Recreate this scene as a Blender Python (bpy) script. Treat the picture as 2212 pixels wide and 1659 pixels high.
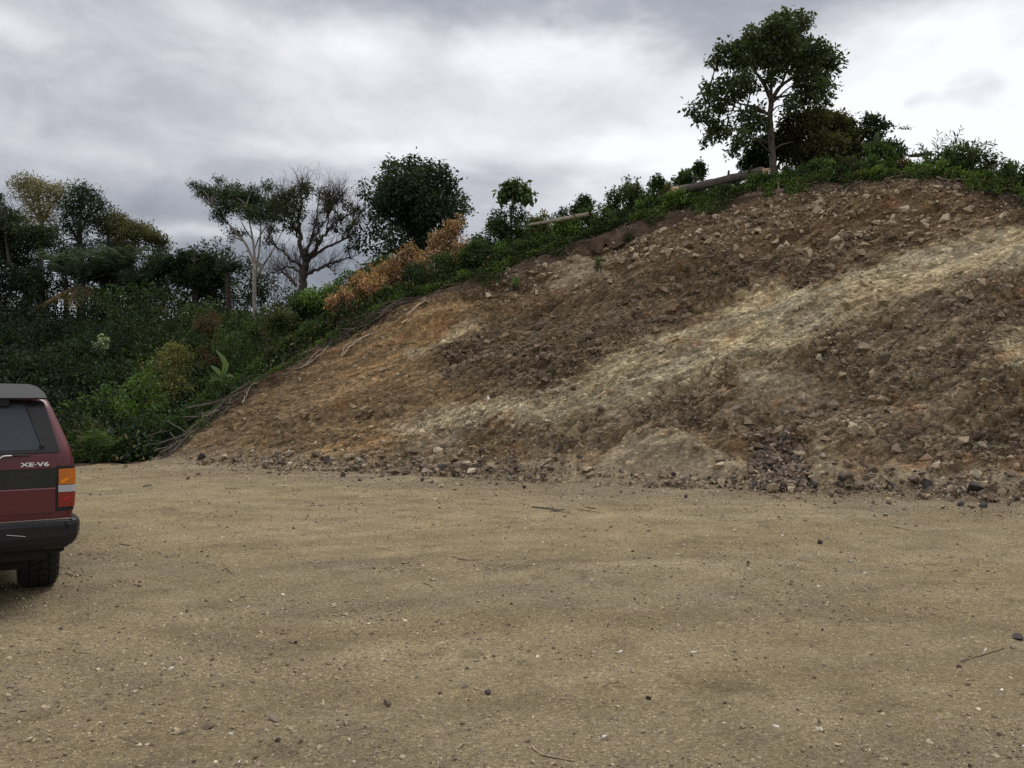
import bpy, bmesh, math, random
import numpy as np
from mathutils import Vector, Matrix

for o in list(bpy.data.objects):
    bpy.data.objects.remove(o, do_unlink=True)
scene = bpy.context.scene
R = math.radians

# ------------------------------------------------------------------ camera
CAM_H, PITCH, FPX = 1.6, R(1.06), 1755.0      # FPX: focal length in pixels of a 2212 x 1659 frame
cam_d = bpy.data.cameras.new("camera")
cam = bpy.data.objects.new("camera", cam_d)
scene.collection.objects.link(cam)
cam.location = (0, 0, CAM_H)
cam.rotation_euler = (R(90) + PITCH, 0, 0)
cam_d.sensor_width = 36
cam_d.lens = FPX / 2212 * 36
cam_d.clip_start, cam_d.clip_end = 0.05, 3000
scene.camera = cam

# ------------------------------------------------------------------ world: overcast sky
SUN_EL, SUN_AZ = R(58), R(35)                 # azimuth from +Y towards +X
world = bpy.data.worlds.new("World")
scene.world = world
world.use_nodes = True
wt = world.node_tree
wt.nodes.clear()


def wn(kind, **kw):
    n = wt.nodes.new(kind)
    for k, v in kw.items():
        setattr(n, k, v)
    return n


def wmath(op, a, b=None):
    n = wn("ShaderNodeMath", operation=op)
    for i, x in enumerate((a, b)):
        if x is None:
            continue
        if isinstance(x, (int, float)):
            n.inputs[i].default_value = x
        else:
            wt.links.new(x, n.inputs[i])
    return n.outputs[0]


w_tc = wn("ShaderNodeTexCoord")
w_sep = wn("ShaderNodeSeparateXYZ")
wt.links.new(w_tc.outputs["Generated"], w_sep.inputs[0])
w_az = wmath("ARCTAN2", w_sep.outputs[0], w_sep.outputs[1])
w_el = wmath("ARCSINE", w_sep.outputs[2])


def w_noise(scale, detail, rough, stretch, dist=0.0):
    m = wn("ShaderNodeMapping")
    m.inputs["Scale"].default_value = stretch
    wt.links.new(w_tc.outputs["Generated"], m.inputs[0])
    n = wn("ShaderNodeTexNoise")
    n.inputs["Scale"].default_value = scale
    n.inputs["Detail"].default_value = detail
    n.inputs["Roughness"].default_value = rough
    n.inputs["Distortion"].default_value = dist
    wt.links.new(m.outputs[0], n.inputs["Vector"])
    return n


nz_warp = w_noise(5.0, 4, 0.55, (1, 1, 2.2))
w_ws = wn("ShaderNodeSeparateXYZ")
wt.links.new(nz_warp.outputs["Color"], w_ws.inputs[0])
az_w = wmath("ADD", w_az, wmath("MULTIPLY", wmath("SUBTRACT", w_ws.outputs[0], 0.5), 0.44))
el_w = wmath("ADD", w_el, wmath("MULTIPLY", wmath("SUBTRACT", w_ws.outputs[1], 0.5), 0.11))
w_ae = wn("ShaderNodeCombineXYZ")
wt.links.new(az_w, w_ae.inputs[0])
wt.links.new(el_w, w_ae.inputs[1])

CLOUDS = [  # (x, y, half width, half height in a 2212-wide picture of the sky, brightness step)
    (2000, 270, 360, 200, 0.52), (1240, 80, 120, 60, 0.30), (1400, 180, 200, 70, 0.16),
    (760, 130, 330, 75, 0.27), (40, 80, 110, 50, 0.22), (760, 335, 330, 26, 0.25), (1230, 330, 300, 80, 0.18),
    (430, 512, 190, 20, 0.28), (120, 330, 160, 30, 0.08), (1500, 330, 160, 60, 0.20), (2150, 80, 160, 60, 0.1),
    (1500, 20, 340, 60, -0.22), (2000, -20, 380, 60, -0.28), (900, -10, 500, 45, -0.22), (2090, 195, 70, 36, -0.36),
    (1400, 240, 150, 36, -0.13), (170, 180, 330, 55, -0.13), (330, 310, 400, 40, -0.10), (560, 230, 160, 50, 0.06),
    (1000, 410, 260, 40, -0.12), (330, 440, 500, 40, -0.16), (600, 600, 600, 75, -0.42), (100, 20, 200, 40, -0.08),
]
acc = None
for (cx, cy, sx, sy, amp) in CLOUDS:
    a0 = math.atan((cx - 1106) / FPX)
    e0 = math.atan((862 - cy) / FPX * math.cos(a0))
    s1 = wn("ShaderNodeVectorMath", operation="SUBTRACT")
    wt.links.new(w_ae.outputs[0], s1.inputs[0])
    s1.inputs[1].default_value = (a0, e0, 0)
    s2 = wn("ShaderNodeVectorMath", operation="MULTIPLY")
    wt.links.new(s1.outputs[0], s2.inputs[0])
    s2.inputs[1].default_value = (FPX / sx, FPX / sy, 0)
    s3 = wn("ShaderNodeVectorMath", operation="DOT_PRODUCT")
    wt.links.new(s2.outputs[0], s3.inputs[0])
    wt.links.new(s2.outputs[0], s3.inputs[1])
    g = wmath("MULTIPLY", wmath("EXPONENT", wmath("MULTIPLY", s3.outputs["Value"], -0.7)), amp)
    acc = g if acc is None else wmath("ADD", acc, g)
nz_a = w_noise(3.2, 6, 0.5, (1, 1, 2.6), 0.4)
nz_b = w_noise(9.0, 7, 0.62, (1, 1, 2.0), 0.4)
lum = wmath("ADD", acc, wmath("MULTIPLY", wmath("SUBTRACT", nz_a.outputs["Fac"], 0.5), 0.55))
lum = wmath("ADD", lum, wmath("MULTIPLY", wmath("SUBTRACT", nz_b.outputs["Fac"], 0.5), 0.44))
lum = wmath("ADD", lum, 0.59)
ramp = wn("ShaderNodeValToRGB")
wt.links.new(lum, ramp.inputs[0])
cr = ramp.color_ramp
cr.interpolation = "LINEAR"
stops = [(0.0, (0.16, 0.18, 0.215)), (0.28, (0.31, 0.33, 0.375)), (0.5, (0.465, 0.48, 0.525)),
         (0.72, (0.68, 0.69, 0.735)), (1.0, (0.92, 0.93, 0.96))]
cr.elements[0].position, cr.elements[0].color = stops[0][0], (*stops[0][1], 1)
cr.elements[1].position, cr.elements[1].color = stops[-1][0], (*stops[-1][1], 1)
for p_, c_ in stops[1:-1]:
    e_ = cr.elements.new(p_)
    e_.color = (*c_, 1)
sky = wn("ShaderNodeTexSky", sky_type="NISHITA")
sky.sun_disc = False
sky.sun_elevation, sky.sun_rotation = SUN_EL, SUN_AZ
bg_sky = wn("ShaderNodeBackground")
bg_sky.inputs["Strength"].default_value = 0.08
wt.links.new(sky.outputs[0], bg_sky.inputs["Color"])
bg_cl = wn("ShaderNodeBackground")
zen = wn("ShaderNodeMapRange")                # an overcast sky is brightest overhead
zen.interpolation_type = "SMOOTHSTEP"
wt.links.new(w_el, zen.inputs["Value"])
zen.inputs["From Min"].default_value, zen.inputs["From Max"].default_value = 0.45, 1.25
zen.inputs["To Min"].default_value, zen.inputs["To Max"].default_value = 1.0, 2.7
wt.links.new(zen.outputs[0], bg_cl.inputs["Strength"])
wt.links.new(ramp.outputs[0], bg_cl.inputs["Color"])
w_mix = wn("ShaderNodeMixShader")
w_mix.inputs[0].default_value = 0.95
wt.links.new(bg_sky.outputs[0], w_mix.inputs[1])
wt.links.new(bg_cl.outputs[0], w_mix.inputs[2])
w_out = wn("ShaderNodeOutputWorld")
wt.links.new(w_mix.outputs[0], w_out.inputs["Surface"])

sun_d = bpy.data.lights.new("sun", "SUN")
sun_d.energy, sun_d.angle, sun_d.color = 1.4, R(25), (1.0, 0.95, 0.88)
sun = bpy.data.objects.new("sun", sun_d)
scene.collection.objects.link(sun)
sun.rotation_euler = (R(90) - SUN_EL, 0, -SUN_AZ + R(180))
sun.rotation_euler = Vector((-math.sin(SUN_AZ) * math.cos(SUN_EL), -math.cos(SUN_AZ) * math.cos(SUN_EL), -math.sin(SUN_EL))).to_track_quat("-Z", "Y").to_euler()

vs = scene.view_settings
scene.display_settings.display_device = "sRGB"
vs.view_transform, vs.look, vs.exposure, vs.gamma = "Standard", "None", 0.14, 1.0
vs.use_curve_mapping = False
scene.cycles.use_denoising = False
scene.cycles.max_bounces = 6
scene.cycles.diffuse_bounces = 3
scene.cycles.transparent_max_bounces = 8

# ------------------------------------------------------------------ helpers
rng = np.random.default_rng(7)
random.seed(7)
COL = scene.collection
CP, SP = math.cos(PITCH), math.sin(PITCH)


def W(dx, dy, depth):
    """The world point at a distance DEPTH along +Y seen at pixel (dx, dy) of the 2212 x 1659 photograph."""
    x = (dx - 1106.0) / FPX
    v = (829.5 - dy) / FPX
    y, z = CP - v * SP, SP + v * CP
    return np.array([x / y * depth, depth, CAM_H + z / y * depth])


def project(P):
    """World points (N x 3) to pixels of the 2212-wide photograph."""
    q = P - np.array([0, 0, CAM_H])
    f = q[:, 1] * CP + q[:, 2] * SP
    u = -q[:, 1] * SP + q[:, 2] * CP
    f = np.maximum(f, 1e-3)
    return 1106 + FPX * q[:, 0] / f, 829.5 - FPX * u / f


def _h(ix, iy, iz, seed):
    with np.errstate(over="ignore"):
        n = (ix.astype(np.uint32) * np.uint32(374761393) + iy.astype(np.uint32) * np.uint32(668265263)
             + iz.astype(np.uint32) * np.uint32(2147483647 // 3) + np.uint32((seed * 974711 + 12345) & 0xffffffff))
        n = (n ^ (n >> np.uint32(13))) * np.uint32(1274126177)
        n = (n ^ (n >> np.uint32(16))) * np.uint32(2246822519)
        n = n ^ (n >> np.uint32(15))
    return n.astype(np.float64) / 4294967295.0


def vnoise(x, y, seed=0):
    x = np.asarray(x, float); y = np.asarray(y, float)
    fx, fy = np.floor(x), np.floor(y)
    ix, iy = fx.astype(np.int64), fy.astype(np.int64)
    tx, ty = x - fx, y - fy
    tx = tx * tx * tx * (tx * (tx * 6 - 15) + 10); ty = ty * ty * ty * (ty * (ty * 6 - 15) + 10)
    z = np.zeros_like(ix)
    a, b = _h(ix, iy, z, seed), _h(ix + 1, iy, z, seed)
    c, d = _h(ix, iy + 1, z, seed), _h(ix + 1, iy + 1, z, seed)
    return (a * (1 - tx) + b * tx) * (1 - ty) + (c * (1 - tx) + d * tx) * ty


def fbm(x, y, oct=4, seed=0, gain=0.5, lac=2.03):
    s = 0; amp = 1.0; tot = 0
    for k in range(oct):
        s = s + amp * vnoise(np.asarray(x) * lac ** k + 17.3 * k, np.asarray(y) * lac ** k - 9.1 * k, seed + k)
        tot += amp; amp *= gain
    return s / tot


def worley(x, y, seed=0, jit=0.95):
    x = np.asarray(x, float); y = np.asarray(y, float)
    ix, iy = np.floor(x).astype(np.int64), np.floor(y).astype(np.int64)
    f1 = np.full(x.shape, 9.0); f2 = np.full(x.shape, 9.0); cid = np.zeros(x.shape)
    gx = np.zeros(x.shape); gy = np.zeros(x.shape)
    for ox in (-1, 0, 1):
        for oy in (-1, 0, 1):
            cx, cy = ix + ox, iy + oy
            z = np.zeros_like(cx)
            px = cx + 0.5 + jit * (_h(cx, cy, z, seed) - 0.5); py = cy + 0.5 + jit * (_h(cx, cy, z + 1, seed) - 0.5)
            d = np.hypot(px - x, py - y)
            r = _h(cx, cy, z + 2, seed)
            m = d < f1
            f2 = np.where(m, f1, np.minimum(f2, d))
            cid = np.where(m, r, cid)
            gx = np.where(m, x - px, gx); gy = np.where(m, y - py, gy)
            f1 = np.where(m, d, f1)
    return f1, f2, cid, gx, gy


def sstep(a, b, x):
    t = np.clip((np.asarray(x, float) - a) / (b - a), 0, 1)
    return t * t * (3 - 2 * t)


def poly_mask(x, y, poly, soft):
    """1 inside POLY, 0 outside, soft over +-SOFT."""
    poly = np.array(poly, float)
    inside = np.zeros(x.shape, bool)
    dist = np.full(x.shape, 1e9)
    for i in range(len(poly)):
        (x0, y0), (x1, y1) = poly[i], poly[(i + 1) % len(poly)]
        c = ((y0 > y) != (y1 > y))
        if y1 != y0:
            inside ^= c & (x < (x1 - x0) * (y - y0) / (y1 - y0) + x0)
        ex, ey = x1 - x0, y1 - y0
        t = np.clip(((x - x0) * ex + (y - y0) * ey) / max(ex * ex + ey * ey, 1e-9), 0, 1)
        dist = np.minimum(dist, np.hypot(x - x0 - t * ex, y - y0 - t * ey))
    sd = np.where(inside, dist, -dist)
    return sstep(-soft, soft, sd)


class Geo:
    """Collects quads / triangles with a colour per vertex, then makes ONE mesh."""

    def __init__(self):
        self.v, self.c, self.q, self.t, self.n = [], [], [], [], 0

    def add(self, v, quads=None, tris=None, col=(0.5, 0.5, 0.5)):
        v = np.asarray(v, np.float32).reshape(-1, 3)
        c = np.asarray(col, np.float32)
        if c.ndim == 1:
            c = np.broadcast_to(c, (len(v), 3))
        self.v.append(v); self.c.append(c)
        if quads is not None and len(quads):
            self.q.append(np.asarray(quads, np.int32) + self.n)
        if tris is not None and len(tris):
            self.t.append(np.asarray(tris, np.int32) + self.n)
        self.n += len(v)

    def mesh(self, name, smooth=False):
        v = np.concatenate(self.v); c = np.concatenate(self.c)
        q = np.concatenate(self.q) if self.q else np.zeros((0, 4), np.int32)
        t = np.concatenate(self.t) if self.t else np.zeros((0, 3), np.int32)
        me = bpy.data.meshes.new(name)
        me.vertices.add(len(v)); me.vertices.foreach_set("co", v.ravel())
        me.loops.add(q.size + t.size)
        me.loops.foreach_set("vertex_index", np.concatenate([q.ravel(), t.ravel()]).astype(np.int32))
        me.polygons.add(len(q) + len(t))
        st = np.concatenate([np.arange(len(q)) * 4, q.size + np.arange(len(t)) * 3]).astype(np.int32)
        me.polygons.foreach_set("loop_start", st)
        me.polygons.foreach_set("use_smooth", np.full(len(q) + len(t), smooth))
        at = me.color_attributes.new("col", "FLOAT_COLOR", "POINT")
        at.data.foreach_set("color", np.concatenate([c, np.ones((len(c), 1), np.float32)], 1).ravel())
        me.update(calc_edges=True)
        return me

    def build(self, name, mat, parent=None, smooth=False, origin=None):
        if origin is not None:
            o3 = np.asarray(origin, np.float32)
            self.v = [a - o3 for a in self.v]
        me = self.mesh(name, smooth)
        me.materials.append(mat)
        o = bpy.data.objects.new(name, me)
        COL.objects.link(o)
        if parent is not None:
            o.parent = parent
        elif origin is not None:
            o.location = [float(k) for k in origin]
        return o


def tag(o, label=None, cat=None, group=None, kind=None):
    for k, x in (("label", label), ("category", cat), ("group", group), ("kind", kind)):
        if x:
            o[k] = x
    return o


def empty(name, loc=(0, 0, 0), rz=0.0):
    o = bpy.data.objects.new(name, None)
    o.empty_display_size = 0.3
    COL.objects.link(o)
    o.location = [float(k) for k in loc]
    o.rotation_euler = (0, 0, rz)
    return o


def tube(g, pts, rad, seg=7, col=(0.2, 0.15, 0.1), cap=True, wob=0.0):
    pts = np.asarray(pts, float)
    n = len(pts)
    rad = np.broadcast_to(np.asarray(rad, float), (n,)) if np.ndim(rad) == 0 else np.interp(np.linspace(0, 1, n), np.linspace(0, 1, len(rad)), rad)
    tan = np.gradient(pts, axis=0)
    tan /= np.linalg.norm(tan, axis=1)[:, None] + 1e-9
    ref = np.array([0.31, 0.2, 0.93]) if abs(tan[0, 2]) < 0.9 else np.array([1.0, 0.1, 0])
    a = np.cross(tan, ref); a /= np.linalg.norm(a, axis=1)[:, None] + 1e-9
    b = np.cross(tan, a)
    th = np.arange(seg) / seg * 2 * math.pi
    r = rad[:, None] * (1 + wob * (rng.random((n, seg)) - 0.5))
    v = pts[:, None, :] + r[:, :, None] * (np.cos(th)[None, :, None] * a[:, None, :] + np.sin(th)[None, :, None] * b[:, None, :])
    i = np.arange(n - 1)[:, None] * seg; j = np.arange(seg)[None, :]; j2 = (j + 1) % seg
    q = np.stack([i + j, i + j2, i + seg + j2, i + seg + j], -1).reshape(-1, 4)
    c = np.asarray(col, float)
    g.add(v.reshape(-1, 3), quads=q, col=c)
    if cap:
        for k, order in ((0, 1), (n - 1, -1)):
            ring = v[k]
            g.add(np.concatenate([ring, pts[k][None]]), tris=[[j_, (j_ + 1) % seg, seg][::order] for j_ in range(seg)], col=c if c.ndim == 1 else c[0])


def spline(pts, n=10):
    """Catmull-Rom through PTS."""
    p = np.asarray(pts, float)
    if len(p) == 2:
        return p[0] + (p[1] - p[0]) * np.linspace(0, 1, n)[:, None]
    p = np.vstack([2 * p[0] - p[1], p, 2 * p[-1] - p[-2]])
    out = []
    for i in range(1, len(p) - 2):
        t = np.linspace(0, 1, n, endpoint=(i == len(p) - 3))[:, None]
        a, b, c, d = p[i - 1], p[i], p[i + 1], p[i + 2]
        out.append(0.5 * (2 * b + (c - a) * t + (2 * a - 5 * b + 4 * c - d) * t ** 2 + (3 * b - a - 3 * c + d) * t ** 3))
    return np.vstack(out)


def unit(v):
    return v / (np.linalg.norm(v, axis=-1, keepdims=True) + 1e-9)


LEAF_K = np.array([1.45, 1.45, 1.35])


def leaf_cloud(g, base, d, L, Wd, col, fold=0.18):
    """One folded diamond leaf per row: BASE point, direction D, length L, width Wd, colour COL."""
    n = len(base)
    d = unit(d)
    r = unit(rng.normal(size=(n, 3)) * 0.55 + np.array([0, 0, 1.0]))
    side = unit(np.cross(d, r))
    nor = np.cross(side, d)
    L = np.asarray(L)[:, None]; Wd = np.asarray(Wd)[:, None]
    v0 = base
    v1 = base + d * L * 0.45 + side * Wd * 0.5 + nor * Wd * fold
    v2 = base + d * L - nor * L * 0.08
    v3 = base + d * L * 0.45 - side * Wd * 0.5 + nor * Wd * fold
    v = np.stack([v0, v1, v2, v3], 1).reshape(-1, 3)
    q = np.arange(n * 4).reshape(n, 4)
    g.add(v, quads=q, col=np.repeat(np.minimum(np.asarray(col) * LEAF_K, 0.9), 4, 0))


def tufts(g, centers, radii, n_tuft, per, L, colA, colB, flat=0.75, droop=0.15, shell=0.5, aspect=0.5, tone=0.35, tuft_r=None, extra=None, ragged=0.3):
    """Leaves in tufts within ellipsoidal clumps. COLA..COLB by tuft; TONE is leaf-to-leaf variation."""
    centers = np.asarray(centers, float); radii = np.asarray(radii, float)
    k = len(centers)
    wgt = radii ** 2; wgt = wgt / wgt.sum()
    idx = rng.choice(k, n_tuft, p=wgt)
    u = unit(rng.normal(size=(n_tuft, 3)))
    rr = rng.random(n_tuft) ** (1 / (2 + 4 * shell))
    off = u * (rr * (1 + ragged * rng.random(n_tuft) ** 3))[:, None] * radii[idx][:, None]
    off[:, 2] *= flat
    tc = centers[idx] + off
    if extra is not None:
        tc = np.vstack([tc, extra]); u = np.vstack([u, unit(rng.normal(size=extra.shape))]); idx = np.concatenate([idx, rng.integers(0, k, len(extra))])
        n_tuft = len(tc)
    clump_tone = rng.random(k)
    tt = np.clip(0.6 * clump_tone[idx] + 0.4 * rng.random(n_tuft) + rng.normal(size=n_tuft) * 0.12, 0, 1)
    rep = np.repeat(np.arange(n_tuft), per)
    n = len(rep)
    tr = tuft_r if tuft_r else L * 0.9
    pos = tc[rep] + rng.normal(size=(n, 3)) * tr * 0.45
    d = u[rep] * 0.6 + rng.normal(size=(n, 3)) * 0.75 + np.array([0, 0, -droop])
    ll = L * (0.6 + 0.7 * rng.random(n))
    colA, colB = np.asarray(colA), np.asarray(colB)
    c = colA + (colB - colA) * tt[rep][:, None]
    c = c * (1 + tone * (rng.random((n, 1)) - 0.5) * 2)
    leaf_cloud(g, pos, d, ll, ll * aspect * (0.8 + 0.4 * rng.random(n)), np.clip(c, 0.004, 1))


# ------------------------------------------------------------------ materials
def new_mat(name):
    m = bpy.data.materials.new(name)
    m.use_nodes = True
    return m, m.node_tree, m.node_tree.nodes["Principled BSDF"]


def nd(nt, kind, ins=None, **kw):
    n = nt.nodes.new(kind)
    for k, v in kw.items():
        setattr(n, k, v)
    for k, v in (ins or {}).items():
        s = n.inputs[k]
        if isinstance(v, bpy.types.NodeSocket):
            nt.links.new(v, s)
        else:
            s.default_value = v
    return n


def coords(nt, which="Object", scale=(1, 1, 1)):
    t = nd(nt, "ShaderNodeTexCoord")
    return nd(nt, "ShaderNodeMapping", {"Vector": t.outputs[which], "Scale": scale}).outputs[0]


def mixc(nt, fac, a, b, mode="MIX"):
    n = nt.nodes.new("ShaderNodeMix")
    n.data_type, n.blend_type = "RGBA", mode
    for i, x in ((0, fac), (6, a), (7, b)):
        if isinstance(x, bpy.types.NodeSocket):
            nt.links.new(x, n.inputs[i])
        else:
            n.inputs[i].default_value = x if i == 0 else ((*x, 1) if len(x) == 3 else x)
    return n.outputs[2]


def ramp_of(nt, fac, stops, interp="LINEAR"):
    r = nd(nt, "ShaderNodeValToRGB", {0: fac})
    c = r.color_ramp
    c.interpolation = interp
    while len(c.elements) < len(stops):
        c.elements.new(0.5)
    for e, (p, k) in zip(c.elements, stops):
        e.position = p
        e.color = (k, k, k, 1) if isinstance(k, (int, float)) else (*k, 1)
    return r.outputs[0]


def mat_leaf():
    m, nt, b = new_mat("leaf")
    a = nd(nt, "ShaderNodeAttribute", attribute_name="col")
    dif = nd(nt, "ShaderNodeBsdfDiffuse", {"Color": a.outputs["Color"]})
    tr_c = mixc(nt, 1.0, a.outputs["Color"], (1.5, 1.5, 0.7), "MULTIPLY")
    tr = nd(nt, "ShaderNodeBsdfTranslucent", {"Color": tr_c})
    gl = nd(nt, "ShaderNodeBsdfGlossy", {"Color": (0.75, 0.8, 0.85, 1), "Roughness": 0.55})
    mx = nd(nt, "ShaderNodeMixShader", {0: 0.28, 1: dif.outputs[0], 2: tr.outputs[0]})
    mg = nd(nt, "ShaderNodeMixShader", {0: 0.022, 1: mx.outputs[0], 2: gl.outputs[0]})
    nt.links.new(mg.outputs[0], nt.nodes["Material Output"].inputs[0])
    return m


def mat_attr(name, rough=0.9, n_scale=18, n_amt=0.5, bump=0.4, bump_scale=40, stretch=(1, 1, 1), spec=0.25):
    m, nt, b = new_mat(name)
    a = nd(nt, "ShaderNodeAttribute", attribute_name="col")
    co = coords(nt, "Object", stretch)
    n1 = nd(nt, "ShaderNodeTexNoise", {"Vector": co, "Scale": n_scale, "Detail": 5, "Roughness": 0.65})
    k = ramp_of(nt, n1.outputs["Fac"], [(0.25, 1 - n_amt), (0.75, 1 + n_amt)])
    nt.links.new(mixc(nt, 1.0, a.outputs["Color"], k, "MULTIPLY"), b.inputs["Base Color"])
    b.inputs["Roughness"].default_value = rough
    b.inputs["Specular IOR Level"].default_value = spec
    n2 = nd(nt, "ShaderNodeTexNoise", {"Vector": co, "Scale": bump_scale, "Detail": 4, "Roughness": 0.7})
    bp = nd(nt, "ShaderNodeBump", {"Strength": bump, "Distance": 0.02, "Height": n2.outputs["Fac"]})
    nt.links.new(bp.outputs[0], b.inputs["Normal"])
    return m


M_LEAF = mat_leaf()
M_BARK = mat_attr("bark", 0.9, 14, 0.45, 0.8, 30, (1, 1, 0.35))
M_ROCK = mat_attr("rock", 0.92, 14, 0.42, 0.55, 35, spec=0.1)
M_WOOD = mat_attr("dry_wood", 0.85, 25, 0.4, 0.6, 60)

# ------------------------------------------------------------------ the land
TH = math.tan(R(40))                            # steepness of the cut
SV, NV, N0 = np.array([0.9119, -0.4104]), np.array([0.4104, 0.9119]), 15.1   # along the toe, into the hill, distance of the toe
CREST = np.array([(352, 1001), (380, 975), (430, 930), (500, 873), (560, 838), (620, 803), (680, 764), (740, 724), (800, 688), (870, 652),
                  (940, 632), (1000, 612), (1075, 586), (1150, 560), (1225, 533), (1300, 507), (1375, 480), (1450, 457), (1525, 440), (1600, 424),
                  (1700, 406), (1780, 398), (1850, 394), (1930, 388), (2000, 385), (2060, 387), (2110, 395), (2160, 410), (2212, 430), (2300, 470),
                  (2450, 560), (2700, 700)], float)


def on_cut(dx, dy):
    """Where the sight line through a pixel meets the plane of the cut."""
    d = W(dx, dy, 1.0) - np.array([0, 0, CAM_H])
    q = NV @ d[:2]
    t = (CAM_H + TH * N0) / (TH * q - d[2])
    return np.array([d[0] * t, t, CAM_H + d[2] * t])


CP3 = np.array([on_cut(*p) for p in CREST])
CP3[0, 2] = 0.0
CR_S = CP3[:, :2] @ SV
CR_H = np.maximum(CP3[:, 2], 0)
CR_PHI = CP3[:, 0] / CP3[:, 1]
PHI0 = CR_PHI[0]


def crest_at(dx):
    """The 3-D point of the cut's upper edge in pixel column dx."""
    return np.array([np.interp(dx, CREST[:, 0], CP3[:, k]) for k in range(3)])


def edge_y(phi):
    return np.where(phi < PHI0, np.interp(phi, [-1.4, -0.8, -0.536, PHI0], [18.6, 19.3, 19.6, CP3[0, 1]]), np.interp(phi, CR_PHI, CP3[:, 1]))


def land_z(x, y):
    """Height of the natural ground behind the pad's edge and above the cut."""
    x = np.asarray(x, float); y = np.asarray(y, float)
    phi = x / np.maximum(y, 0.1)
    yc = edge_y(phi); zc = np.where(phi < PHI0, 0.0, np.interp(phi, CR_PHI, CR_H))
    r = y - yc
    a = np.interp(phi, [-0.45, -0.26, 0.0, 0.3], [0.24, 0.22, 0.13, 0.08])
    zn = zc + a * np.clip(r, -1, 12) + 0.03 * np.clip(r - 12, 0, 60) - 0.12 * np.clip(r - 60, 0, 200)
    zv = zc - 1.8 * sstep(0, 3, r) + 0.37 * np.clip(r - 6, 0, 22) + 0.05 * np.clip(r - 28, 0, 30) - 0.1 * np.clip(r - 58, 0, 200)
    w = sstep(-0.42, -0.20, phi)
    far = sstep(0, 6, r)
    return zv * (1 - w) + zn * w + far * 0.7 * (fbm(x / 5.0, y / 5.0, 3, 31) - 0.5)


# ---- pixels of the photograph -> what the cut is made of there
STRATA = unit(on_cut(1900, 560) - on_cut(1150, 870))
Z_PALE = [[(830, 935), (930, 885), (1050, 858), (1130, 856), (1190, 868), (1290, 806), (1400, 742), (1490, 694), (1560, 668), (1600, 632), (1640, 608), (1690, 596), (1700, 622),
           (1760, 640), (1830, 590), (1890, 565), (1960, 545), (2040, 515), (2130, 488), (2240, 490), (2240, 590), (2130, 612), (2060, 642), (2000, 665),
           (1900, 700), (1800, 738), (1700, 778), (1600, 812), (1500, 852), (1400, 885), (1330, 905), (1260, 925), (1180, 925), (1090, 910), (1000, 925), (900, 945)],
          [(2165, 790), (2212, 690), (2240, 690), (2240, 830), (2180, 830)],
          [(960, 690), (1010, 682), (1020, 694), (960, 730), (900, 760), (890, 745)],
          [(1860, 925), (1895, 915), (1905, 945), (1870, 955)]]
Z_DARK = [[(960, 735), (1040, 690), (1150, 640), (1300, 590), (1450, 560), (1600, 560), (1720, 545), (1850, 520), (1960, 515), (1880, 560), (1800, 585), (1740, 628), (1700, 610), (1650, 600),
           (1590, 640), (1500, 690), (1400, 738), (1290, 800), (1200, 858), (1110, 848), (1040, 850), (960, 830)],
          [(1620, 1000), (1610, 960), (1690, 925), (1730, 960), (1740, 1040), (1640, 1045)],
          [(1780, 640), (1840, 600), (1860, 606), (1800, 645)], [(1430, 850), (1490, 822), (1560, 800), (1570, 812), (1500, 838)],
          [(770, 905), (850, 880), (860, 892), (790, 915)]]
Z_ORANGE = [[(690, 770), (760, 720), (830, 690), (930, 650), (1000, 645), (960, 690), (910, 750), (900, 790), (820, 830), (760, 850), (700, 860), (680, 820)],
            [(700, 945), (800, 920), (890, 935), (860, 975), (760, 985), (690, 980)]]
Z_FAN = [[(1270, 1035), (1320, 950), (1400, 930), (1480, 935), (1560, 985), (1600, 1025), (1500, 1050)],
         [(1580, 900), (1620, 830), (1690, 812), (1760, 850), (1700, 890), (1640, 905)],
         [(1100, 1010), (1170, 985), (1260, 990), (1270, 1030), (1150, 1030)],
         [(1740, 1040), (1760, 960), (1830, 1000), (1900, 1010), (1990, 1010), (2100, 1030), (2212, 1000), (2212, 1060), (1900, 1060)],
         [(860, 985), (880, 960), (960, 940), (1010, 935), (1000, 960), (930, 985)],
         [(1230, 560), (1310, 530), (1330, 545), (1270, 590), (1190, 625), (1170, 610)]]
Z_ROCKY = [[(1080, 960), (1150, 900), (1300, 895), (1450, 850), (1600, 800), (1780, 735), (1960, 680), (2100, 620), (2240, 570), (2240, 990), (2000, 1000), (1800, 950), (1600, 940), (1480, 930), (1300, 935), (1200, 985)],
           [(940, 960), (960, 905), (1060, 890), (1150, 905), (1100, 965), (1000, 975)]]
Z_TOP = [[(1080, 590), (1300, 500), (1500, 440), (1800, 390), (2100, 390), (2240, 430), (2240, 490), (2100, 490), (1980, 520), (1800, 530), (1600, 555), (1450, 560), (1300, 590), (1150, 630), (1020, 680), (1000, 640)]]


def zones(P, warp=1.0):
    dx, dy = project(P)
    s_ = P @ STRATA
    k = P[:, 2] * 1.0
    wx = (fbm(s_ * 0.9, k * 2.6, 4, 3) - 0.5) * 130 * warp
    wy = (fbm(s_ * 0.9 + 40, k * 2.6, 4, 5) - 0.5) * 75 * warp
    x, y = dx + wx, dy + wy

    def m(polys, soft):
        out = np.zeros(len(x))
        for p in polys:
            out = np.maximum(out, poly_mask(x, y, p, soft))
        return out
    return dict(pale=m(Z_PALE, 24), dark=m(Z_DARK, 22), orange=m(Z_ORANGE, 34), fan=m(Z_FAN, 20), rocky=m(Z_ROCKY, 28), top=m(Z_TOP, 26), dx=dx, dy=dy)


def mixv(c, m, k):
    return c * (1 - m[:, None]) + np.asarray(k) * m[:, None]


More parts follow.
